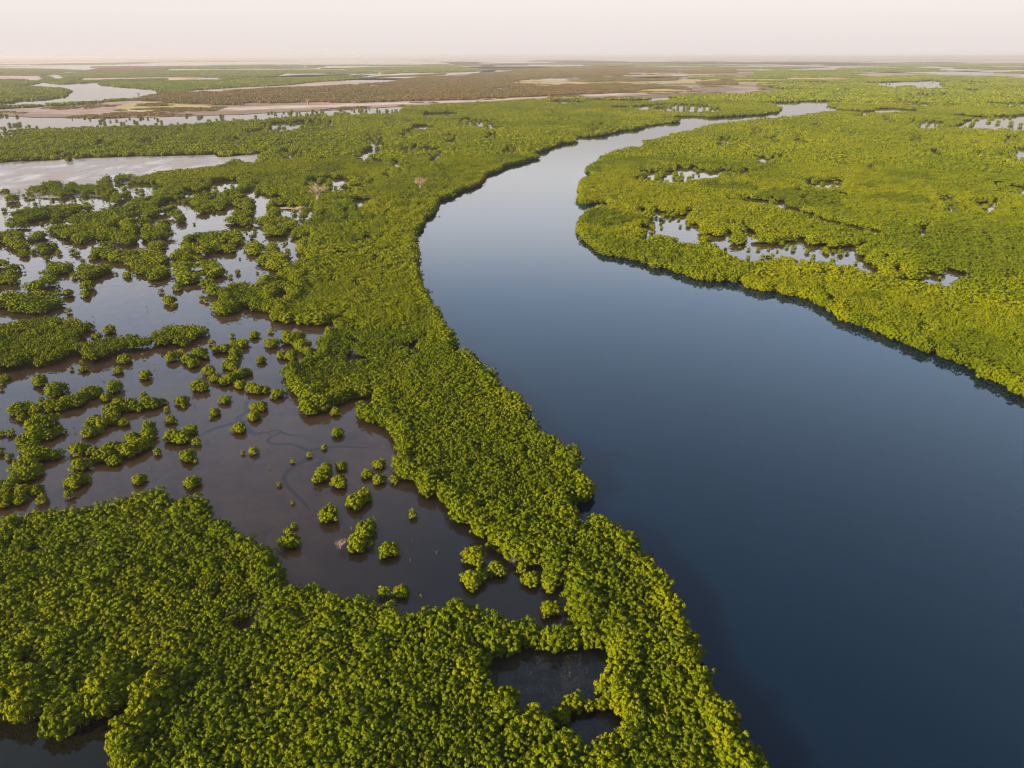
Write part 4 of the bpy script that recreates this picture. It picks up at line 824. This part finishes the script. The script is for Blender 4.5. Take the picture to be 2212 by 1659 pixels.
def instancer(name, pts, scl, rot, tint, var, meshes, label=None, cat=None):
    me = bpy.data.meshes.new(name + '_points'); me.vertices.add(len(pts)); me.vertices.foreach_set('co', np.asarray(pts, np.float32).ravel())
    for nm, ty, arr in (('rot', 'FLOAT', rot), ('tint', 'FLOAT', tint), ('var', 'INT', var)):
        a = me.attributes.new(nm, ty, 'POINT'); a.data.foreach_set('value', np.asarray(arr, np.int32 if ty == 'INT' else np.float32))
    a = me.attributes.new('scl', 'FLOAT_VECTOR', 'POINT'); a.data.foreach_set('vector', np.asarray(scl, np.float32).ravel())
    o = link(name, me)
    cl = bpy.data.collections.new(name + '_shapes')
    for i, mm in enumerate(meshes):
        so = bpy.data.objects.new('%s_shape_%03d' % (name, i), mm); cl.objects.link(so)
    ng = bpy.data.node_groups.new(name + '_scatter', 'GeometryNodeTree')
    ng.interface.new_socket('Geometry', in_out='INPUT', socket_type='NodeSocketGeometry')
    ng.interface.new_socket('Geometry', in_out='OUTPUT', socket_type='NodeSocketGeometry')
    gi = ng.nodes.new('NodeGroupInput'); go = ng.nodes.new('NodeGroupOutput')
    ci = ng.nodes.new('GeometryNodeCollectionInfo'); ci.inputs['Collection'].default_value = cl
    ci.inputs['Separate Children'].default_value = True; ci.inputs['Reset Children'].default_value = True
    ip = ng.nodes.new('GeometryNodeInstanceOnPoints'); ip.inputs['Pick Instance'].default_value = True
    def attr(nm, ty):
        n = ng.nodes.new('GeometryNodeInputNamedAttribute'); n.data_type = ty; n.inputs['Name'].default_value = nm
        return n.outputs['Attribute']
    cx = ng.nodes.new('ShaderNodeCombineXYZ'); ng.links.new(attr('rot', 'FLOAT'), cx.inputs[2])
    e2r = ng.nodes.new('FunctionNodeEulerToRotation'); ng.links.new(cx.outputs[0], e2r.inputs[0])
    ng.links.new(gi.outputs[0], ip.inputs['Points']); ng.links.new(ci.outputs[0], ip.inputs['Instance'])
    ng.links.new(attr('var', 'INT'), ip.inputs['Instance Index']); ng.links.new(e2r.outputs[0], ip.inputs['Rotation'])
    ng.links.new(attr('scl', 'FLOAT_VECTOR'), ip.inputs['Scale']); ng.links.new(ip.outputs[0], go.inputs[0])
    md = o.modifiers.new('scatter', 'NODES'); md.node_group = ng
    tag(o, label, cat, None, 'stuff')
    return o

# ------------------------------------------------------------------ trees on the near shores, one by one
shore_r = random.Random(5)
def along(poly, step, z=0):
    n = len(poly); acc = 0; out = []
    for i in range(n):
        a = Vector(poly[i]); b = Vector(poly[(i + 1) % n]); L = (b - a).length
        if L < 1e-3: continue
        d = (b - a) / L; s = step - acc
        while s < L:
            out.append((a + d * s, d)); s += step
        acc = (acc + L) % step
    return out
def shore_trees(poly, phrase, rr, cond, limit, step):
    c = []
    for p, d in along(poly, step):
        for sgn in (1, -1):
            q = p + Vector((-d.y, d.x)) * sgn * rr * 0.95
            if cond(q) and not inside_any(np.array([q.x]), np.array([q.y]), WATER)[0]:
                if all(math.hypot(q.x - a, q.y - b) > 0.6 * (rr + e) for a, b, e in taken):
                    c.append(q); taken.append((q.x, q.y, rr))
    c = sorted(c, key=lambda q: q.x / max(q.y, 1))[:limit]
    for i, q in enumerate(c):
        r = rr * shore_r.uniform(.85, 1.2)
        pos = ORD[i] + ' from left' if i < 20 else ORD[len(c) - 1 - i] + ' from right' if len(c) - 1 - i < 20 else f'number {i + 1} from left'
        put_bush('mangrove_tree', q.x, q.y, r, f'mangrove tree, {pos} along {phrase}', 'tree', 'mangrove trees along the near shores', shore_r, 1.15)
def in_view(q):
    dep = q.y * math.cos(math.radians(24.75)) + CAM_H * math.sin(math.radians(24.75))
    u = 1106 + 1535 * q.x / dep; v = 829.5 - 1535 * ((q.y * math.sin(math.radians(24.75)) - CAM_H * math.cos(math.radians(24.75))) / dep)
    return 0 < u < 2212 and v < 1690
shore_trees(MAP['creek'][0], 'the bottom-left creek bank', 2.7, in_view, 20, 4.0)
shore_trees(MAP['pool'][0], 'the rim of the speckled pool', 2.2, in_view, 22, 3.8)
shore_trees(MAP['pool'][1], 'the rim of the smallest dark pool', 2.0, in_view, 10, 3.8)
shore_trees(MAP['river'][0], 'the near river bank', 2.2, lambda q: in_view(q) and q.y < 125 and q.x < 60, 30, 3.6)

# ------------------------------------------------------------------ canopy, as masses of crowns
TK = np.array(taken)
def clear_of_taken(X, Y, f=0.62):
    k = np.ones(len(X), bool)
    for x, y, r in TK: k &= (X - x) ** 2 + (Y - y) ** 2 > (f * r) ** 2
    return k
def canopy(name, r0, r1, step, margin, meshes, base_r, seed, broken=0.0, hvar=0.42, label=None, edge=None, hk=1.1, uv=.16):
    r = np.random.default_rng(seed)
    X, Y = grid(r0, r1, step, seed=seed)
    k = free(X, Y, margin); X = X[k]; Y = Y[k]
    if r0 < 300: 
        k = clear_of_taken(X, Y); X = X[k]; Y = Y[k]
        g = inside_any(X, Y, MAP['zone_gap']); k = ~(g & (vnoise(X, Y, 4.0, 31) > .68)); X = X[k]; Y = Y[k]
    z = inside_any(X, Y, MAP['zone_broken'])
    k = ~(z & (vnoise(X, Y, 6.0, 41) * .6 + vnoise(X, Y, 20, 42) * .4 > np.where(X < 0, .47, .55))); X = X[k]; Y = Y[k]
    gap = np.abs(vnoise(X, Y, 34, 43) * .7 + vnoise(X, Y, 11, 44) * .3 - .5); k = ~((gap < .016) & (vnoise(X, Y, 50, 45) > .45) & (np.hypot(X, Y) > 190)); X = X[k]; Y = Y[k]
    n = len(X)
    hn = vnoise(X, Y, 26, 51) * .45 + vnoise(X, Y, 9, 52) * .35 + vnoise(X, Y, 70, 53) * .2
    u = r.uniform(0, 1, n)
    h = (0.62 + hvar * hn + uv * (u - .5)) * hk
    s = (step / base_r) * (0.54 + .28 * u)
    big = r.random(n) < .10; pat = .82 + .42 * vnoise(X, Y, 24, 57); s = s * pat * np.where(big, 1.45, 1.0); h = h * np.where(big, 1.16, 1.0) * (.9 + .2 * vnoise(X, Y, 45, 58))
    var = r.integers(0, len(meshes), n)
    if edge:
        e = ~free(X, Y, margin + step * 1.15); var = np.where(e, len(meshes) + r.integers(0, len(edge), n), var); meshes = meshes + edge
        h = np.where(e, np.maximum(h, 1.0 * hk), h); s = np.where(e, np.maximum(s, .85 * step / base_r) * r.uniform(.9, 1.3, n), s)
    scl = np.stack([s, s, h], 1)
    P3 = np.stack([X, Y, np.zeros(n)], 1)
    tint = tint_of(X, Y, r) if r0 < 600 else np.clip(.42 + .5 * (vnoise(X, Y, 60, 11) - .5) + .25 * (vnoise(X, Y, 18, 12) - .5) + r.normal(scale=.05, size=n), .02, 1)
    if r0 < 500:
        g = inside_any(X, Y, MAP['zone_gap']); tint = np.where(g, .02 + .14 * r.random(n), tint); scl[:, 2] *= np.where(g, .85, 1.0)
    return instancer(name, P3, scl, r.uniform(0, 6.28, n), tint, var, meshes, label, 'canopy')
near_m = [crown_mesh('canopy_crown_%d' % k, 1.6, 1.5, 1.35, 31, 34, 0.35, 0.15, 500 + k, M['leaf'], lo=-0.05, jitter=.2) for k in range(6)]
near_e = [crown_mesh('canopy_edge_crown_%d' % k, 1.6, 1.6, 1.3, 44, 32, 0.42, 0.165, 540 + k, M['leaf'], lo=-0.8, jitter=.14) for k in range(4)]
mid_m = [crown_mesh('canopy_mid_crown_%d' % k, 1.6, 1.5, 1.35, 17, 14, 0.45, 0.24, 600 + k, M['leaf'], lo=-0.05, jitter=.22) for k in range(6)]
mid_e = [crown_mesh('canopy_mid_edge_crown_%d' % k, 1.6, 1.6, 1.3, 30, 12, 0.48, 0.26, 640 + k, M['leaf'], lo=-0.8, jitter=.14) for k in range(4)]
def patch_mesh(name, R, n, leaves, tuft, leaf, hgt, seed, mat, hv=.55):
    r = np.random.default_rng(seed); Vs = []; Fs = []; Ts = []; off = 0
    for i in range(n):
        a = i * 2.399963; q = R * math.sqrt((i + .5) / n)
        c = np.array([q * math.cos(a), q * math.sin(a), 0])
        hh = hgt * (1 - hv * r.uniform(0, 1))
        C, D = tuft_positions(tuft, hh * .5, hh * .5, leaves, r, -.5, .12)
        V, Fq = leaf_quads(C + c, D, leaf, r, .35, .7)
        Vs.append(V); Fs.append(Fq + off); off += len(V)
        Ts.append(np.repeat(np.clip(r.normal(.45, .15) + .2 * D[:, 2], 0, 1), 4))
    return mesh_from(name, np.concatenate(Vs), np.concatenate(Fs), mat, np.concatenate(Ts))
far_m = [patch_mesh('canopy_far_patch_%d' % k, 3.4, 12, 34, 1.15, 0.5, 4.0, 700 + k, M['leaf']) for k in range(5)]
vfar_m = [patch_mesh('canopy_horizon_patch_%d' % k, 11, 14, 14, 3.6, 2.2, 5.0, 750 + k, M['leaf']) for k in range(4)]
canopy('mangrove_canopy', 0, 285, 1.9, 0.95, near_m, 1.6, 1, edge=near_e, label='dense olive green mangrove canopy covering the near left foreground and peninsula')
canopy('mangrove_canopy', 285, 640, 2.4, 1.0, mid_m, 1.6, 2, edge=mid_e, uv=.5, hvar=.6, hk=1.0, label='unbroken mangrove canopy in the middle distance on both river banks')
canopy('mangrove_canopy', 640, 1500, 5.0, 2.6, far_m, 3.6, 3, uv=.6, hvar=.6, hk=1.0, label='distant mangrove canopy beyond the mud flat and river bend')
canopy('mangrove_canopy', 1500, 5200, 12.0, 5.0, vfar_m, 9.5, 4, uv=.5, hvar=.5, hk=.85, label='farthest mangrove canopy at right below the pale tidal flats')

# ------------------------------------------------------------------ far mangrove belts and dry woodland
def belt(name, polys, step, meshes, base_r, seed, label, cat, thin=0.0, mat_tint=None, hs=1.0):
    r = np.random.default_rng(seed); XX = []; YY = []
    for p in polys:
        A = np.array(p); x0, y0 = A.min(0); x1, y1 = A.max(0)
        st = step * max(1.0, y0 / 3200)
        nx = int((x1 - x0) / st) + 2; ny = int((y1 - y0) / st) + 2
        gx, gy = np.meshgrid(x0 + np.arange(nx) * st, y0 + np.arange(ny) * st)
        X = gx.ravel() + r.uniform(-.5, .5, gx.size) * st; Y = gy.ravel() + r.uniform(-.5, .5, gx.size) * st
        k = inside(X, Y, p) & (np.abs(X) < .82 * Y + 150)
        if thin: k &= vnoise(X, Y, 45, seed) * .5 + vnoise(X, Y, 140, seed + 1) * .5 > thin
        XX.append(X[k]); YY.append(Y[k])
    X = np.concatenate(XX); Y = np.concatenate(YY); n = len(X)
    s = step / base_r * .72 * r.uniform(.8, 1.3, n) * np.maximum(1, Y / 3200) ** .8
    t = tint_of(X, Y, r) * .55 if mat_tint is None else np.clip(vnoise(X, Y, 90, 77) * .8 + r.normal(.1, .2, n), 0, 1)
    hz = hs * r.uniform(.55, 1.0, n)
    return instancer(name, np.stack([X, Y, np.full(n, .2)], 1), np.stack([s, s, hz], 1), r.uniform(0, 6.28, n), t, r.integers(0, len(meshes), n), meshes, label, cat)
belt('far_mangrove_belts', MAP['farmangrove'] + FAR_STRIPS, 13, vfar_m, 9.5, 11, 'dark green mangrove belts winding between far creeks at upper left', 'mangroves')
dry_m = [patch_mesh('dry_scrub_patch_%d' % k, 6.5, 9, 16, 2.6, 1.25, 6.0, 800 + k, M['dryleaf'], .6) for k in range(5)]
belt('dry_woodland', MAP['woodland'], 9, dry_m, 7.0, 12, 'brown and olive dry woodland on the low ridge behind the sand spit', 'woodland', thin=.33, mat_tint=1)

belt('grassland_scrub', [MAP['grass'][0], MAP['grass'][1], MAP['grass'][2], MAP['sandspit'][0]], 16, dry_m, 9.5, 19, 'sparse low brown scrub dotted over the dry grassland and sand spit', 'scrub', thin=.6, mat_tint=1, hs=.45)
# small bushes strung along the pale shallows below the sand spit, too small to tell apart
r = np.random.default_rng(31)
fr = MAP['fringe'][0]; A = np.array(fr)
X = r.uniform(-1100, 350, 9000); Y = r.uniform(800, 1350, 9000)
k = inside(X, Y, fr) & ~inside_any(X, Y, MAP['sandspit']) & (vnoise(X, Y, 40, 61) > .52) & (np.abs(X) < .8 * Y)
X = X[k][:150]; Y = Y[k][:150]; n = len(X); s = r.uniform(.5, 1.4, n)
instancer('fringe_bushes', np.stack([X, Y, np.full(n, .2)], 1), np.stack([s, s, s * .95], 1), r.uniform(0, 6, n), r.uniform(.3, .6, n), r.integers(0, 4, n), mid_e, 'scattered dark bushes along the pale shallows below the sand spit', 'bushes')
# small bushes in ponds
X = []; Y = []
for p in MAP['pond']:
    A = np.array(p); ar = (A[:, 0].max() - A[:, 0].min()) * (A[:, 1].max() - A[:, 1].min()); m_ = int(min(60, ar / 90))
    x = r.uniform(A[:, 0].min(), A[:, 0].max(), m_); y = r.uniform(A[:, 1].min(), A[:, 1].max(), m_); kk = inside(x, y, p)
    X.append(x[kk]); Y.append(y[kk])
X = np.concatenate(X); Y = np.concatenate(Y); n = len(X); s = r.uniform(.35, 1.0, n) * np.clip(np.hypot(X, Y) / 420, .7, 1.8)
instancer('pond_bushes', np.stack([X, Y, np.zeros(n)], 1), np.stack([s, s, s * .95], 1), r.uniform(0, 6, n), r.uniform(.3, .6, n), r.integers(0, 4, n), mid_e, 'small bushes standing in the bright ponds among the canopy', 'bushes')

# planted rows of sprigs in the shallows
spr = crown_mesh('sprig', .14, .3, .4, 3, 4, .12, .12, 900, M['leaf'], core=False, lo=0)
X = []; Y = []
for p, ang, dr, ds in [(MAP['pond'][14], -1.02, 5.5, 1.1), (MAP['pond'][13], -.95, 5.0, 1.3), (MAP['mudflat'][0], -.5, 7, 1.8), (MAP['pond'][18], -1, 5, 1.3)]:
    A = np.array(p); cx, cy = A.mean(0); Rr = max(np.ptp(A[:, 0]), np.ptp(A[:, 1])) * .75
    a, b = np.meshgrid(np.arange(-Rr, Rr, ds), np.arange(-Rr, Rr, dr)); a = a.ravel() + r.normal(scale=.3, size=a.size); b = b.ravel() + r.normal(scale=.35, size=b.size)
    x = cx + a * math.cos(ang) - b * math.sin(ang); y = cy + a * math.sin(ang) + b * math.cos(ang)
    kk = inside(x, y, p) & (np.abs(x) < .78 * y) & (vnoise(x, y, 30, 71) > .42)
    if p is MAP['mudflat'][0]: kk &= (y < 470 + .25 * x + 60)
    if p is MAP['fringe'][0]: kk &= ~inside_any(x, y, MAP['sandspit'])
    X.append(x[kk]); Y.append(y[kk])
X = np.concatenate(X); Y = np.concatenate(Y); n = len(X); s = r.uniform(.6, 1.3, n) * np.clip(np.hypot(X, Y) / 450, 1, 1.25)
instancer('planted_sprig_rows', np.stack([X, Y, np.zeros(n)], 1), np.stack([s, s, s], 1), r.uniform(0, 6, n), r.uniform(.2, .5, n), np.zeros(n), [spr], 'rows of tiny planted mangrove sprigs in the pale shallows', 'sprigs')

# dead twigs in the canopy gaps
twig = [branch_mesh('gap_twigs_%d' % k, 2.6, .8, 40 + k, M['deadgrey'], stems=5, depth=3, r0=.03) for k in range(3)]
X = []; Y = []
for p in MAP['zone_gap'][:-1]:
    A = np.array(p); m_ = int((A[:, 0].max() - A[:, 0].min()) * (A[:, 1].max() - A[:, 1].min()) / 5)
    x = r.uniform(A[:, 0].min(), A[:, 0].max(), m_); y = r.uniform(A[:, 1].min(), A[:, 1].max(), m_); kk = inside(x, y, p); X.append(x[kk]); Y.append(y[kk])
X = np.concatenate(X); Y = np.concatenate(Y); n = len(X); s = r.uniform(.7, 1.15, n)
instancer('bare_twigs', np.stack([X, Y, np.zeros(n)], 1), np.stack([s, s, s], 1), r.uniform(0, 6, n), np.zeros(n), r.integers(0, 3, n), twig, 'bare grey twigs showing in gaps of the near canopy', 'twigs')

# ------------------------------------------------------------------ single trees and shrubs
def bare_tree(name, loc, h, spread, seed, mat, label, cat, stems, depth, r0, splits=3, part='branches'):
    t = empty(name, loc, 0); tag(t, label, cat)
    link(part, branch_mesh(name + '_branches', h, spread, seed, mat, stems, depth, r0, splits=splits), None, t)
    return t
bare_tree('dead_shrub', (-30.7, 103.2, 0), 2.3, .95, 3, M['deadpink'], 'bare pinkish dead shrub standing in the brown lagoon beside two bushes', 'shrub', 7, 4, .028, part='twigs')
bare_tree('dead_shrub', (0.3, 98.2, 0), 1.9, .9, 5, M['deadgrey'], 'grey leafless shrub against the southeast lagoon shore', 'shrub', 8, 4, .026, part='twigs')
def baobab(loc, h, w, seed, label, trunk_r):
    t = empty('bare_baobab', loc, 0); tag(t, label, 'tree')
    rdx = random.Random(seed); V = []; Fc = []; Vb = []; Fb = []
    def grow(p, d, L, r, lv):
        pts = [p]; q = p.copy(); dd = d.copy()
        for k in range(3):
            dd = (dd + Vector((rdx.gauss(0, .22), rdx.gauss(0, .22), rdx.gauss(0, .14)))).normalized(); q = q + dd * (L / 3); pts.append(q.copy())
        tube(Vb, Fb, pts, [r, r * .85, r * .72, r * .6], 4 if lv > 2 else 3)
        if lv == 0: return
        for s in range(3 if lv > 1 else 4):
            az = rdx.uniform(0, 6.28); k = rdx.uniform(.5, 1.2)
            nd = (dd * .8 + Vector((math.cos(az) * k, math.sin(az) * k, rdx.uniform(-.35, .5)))).normalized()
            grow(pts[rdx.choice((2, 3, 3))].copy(), nd, L * rdx.uniform(.6, .85), max(r * .6, .045), lv - 1)
    for s in range(4):
        a = s * 1.57 + rdx.uniform(-.3, .3); top = Vector((math.cos(a) * w * h * .10, math.sin(a) * w * h * .08, h * rdx.uniform(.36, .5)))
        b0 = Vector((math.cos(a) * trunk_r * .8, math.sin(a) * trunk_r * .8, -.3)); mid = b0.lerp(top, .5) + Vector((rdx.gauss(0, .12), rdx.gauss(0, .12), 0))
        tube(V, Fc, [b0, b0.lerp(mid, .4), mid, top], [trunk_r * .6, trunk_r * .42, trunk_r * .33, trunk_r * .27], 8)
        for q in range(3):
            az = a + rdx.uniform(-1.3, 1.3); grow(top.copy(), Vector((math.cos(az) * w * .75, math.sin(az) * w * .75, rdx.uniform(.25, 1.0))).normalized(), h * rdx.uniform(.16, .22), trunk_r * .2, 3)
    link('trunk', mesh_from('baobab_trunk', V, Fc, M['baobab']), None, t)
    link('branches', mesh_from('baobab_branches', Vb, Fb, M['baobab']), None, t)
    return t
baobab((-114.4, 427.6, .3), 13.5, .8, 8, 'tall bare pale baobab on the muddy islet amid mangroves', .85)
baobab((-59.3, 473.3, .3), 10.5, 1.0, 12, 'smaller leafless baobab rising alone from canopy left of river', .5)
baobab((-790.3, 1620.4, .6), 12, .9, 15, 'tiny lone baobab at the end of the sand spit', .9)
baobab((-371.5, 1390, .6), 11, .9, 17, 'pale baobab trunk at foot of the dry woodland', 1.0)
# olive tree leaning over the river
t = empty('olive_tree', (12.6, 131.0, 0)); tag(t, 'drab olive tree bulging over the river bank between green mangroves', 'tree')
oc = link('crown', crown_mesh('olive_crown', 2.3, 2.4, 2.4, 110, 30, .42, .16, 950, M['leaf']), None, t); oc['tint'] = .02
link('prop_roots', ROOT['large'][0], None, t)
# mud islet with brush and fallen timber
for p in MAP['mudislet']: sheet('mud_islet', p, 0.10, M['islet'])
for i, (x, y, L, a, lab) in enumerate([(-121.5, 421, 7, .35, 'longest bleached fallen log on the mud islet left of baobab'), (-125.5, 418, 5, -.2, 'fallen log lying at the left end of the mud islet'), (-118.8, 424, 4.5, .8, 'fallen log lying close to the tall baobab trunk'), (-122.5, 412, 4, 1.4, 'fallen log pointing at the camera on the mud islet')]):
    V, Fc = [], []
    tube(V, Fc, [(0, 0, .15), (L * .3, .2, .4), (L * .7, -.1, .45), (L, .3, .9)], [.28, .24, .18, .08], 7); tube(V, Fc, [(L * .45, 0, .4), (L * .6, .8, .9), (L * .7, 1.3, 1.3)], [.13, .09, .04], 5); tube(V, Fc, [(L * .7, 0, .45), (L * .85, -.7, .8)], [.1, .04], 5)
    o = link('fallen_log', mesh_from('fallen_log', V, Fc, M['baobab'])); o.location = (x, y, .1); o.rotation_euler = (0, 0, a)
    tag(o, lab, 'log', 'fallen timber on the mud islet')
for i, (x, y, s, lab) in enumerate([(-117.5, 429, 1.3, 'dry brown bush at the foot of the tall baobab'), (-112.3, 428, 1.0, 'dry brown bush right of the tall baobab trunk')]):
    t = empty('dry_bush', (x, y, 0), i); t.scale = (s, s, s * .8); tag(t, lab, 'bush')
    c = link('crown', crown_mesh('dry_bush_crown_%d' % i, 1.9, 1.5, 1.0, 40, 20, .45, .2, 970 + i, M['dryleaf']), None, t); c['tint'] = .1

# floating leaf litter in the speckled pool
pool = MAP['pool'][0]; A = np.array(pool); cx, cy = A.mean(0)
x = r.normal(cx, 3.2, 4000); y = r.normal(cy - .5, 4.2, 4000); k = inside(x, y, pool) & (vnoise(x, y, 2.2, 81) > .35); x = x[k][:800]; y = y[k][:800]; n = len(x)
C = np.stack([x, y, np.full(n, .015)], 1); V, Fq = leaf_quads(C, np.tile([0, 0, 1.0], (n, 1)), .055, r, .0, .6)
fl = link('floating_leaves', mesh_from('floating_leaves', V, Fq, wood_mat('fallen_leaf', (.10, .085, .04), (.15, .13, .07)))); tag(fl, 'yellowish leaf litter floating on the dark pool', 'leaves', None, 'stuff')

# ------------------------------------------------------------------ haze
hb = mesh_from('haze', [(x, y, z) for z in (-1.6, 92.0) for x, y in ((-59000, -2800), (59000, -2800), (59000, 59000), (-59000, 59000))],
               [(0, 3, 2, 1), (4, 5, 6, 7), (0, 1, 5, 4), (1, 2, 6, 5), (2, 3, 7, 6), (3, 0, 4, 7)])
hm, nt, out = new_mat('haze_air'); pv = N(nt, 'ShaderNodeVolumePrincipled')
pv.inputs['Color'].default_value = (0.315, 0.31, 0.34, 1); pv.inputs['Density'].default_value = HAZE_DENSITY; pv.inputs['Anisotropy'].default_value = 0.15
nt.links.new(pv.outputs[0], out.inputs['Volume']); hb.materials.append(hm)
ho = link('haze', hb); ho['kind'] = 'stuff'
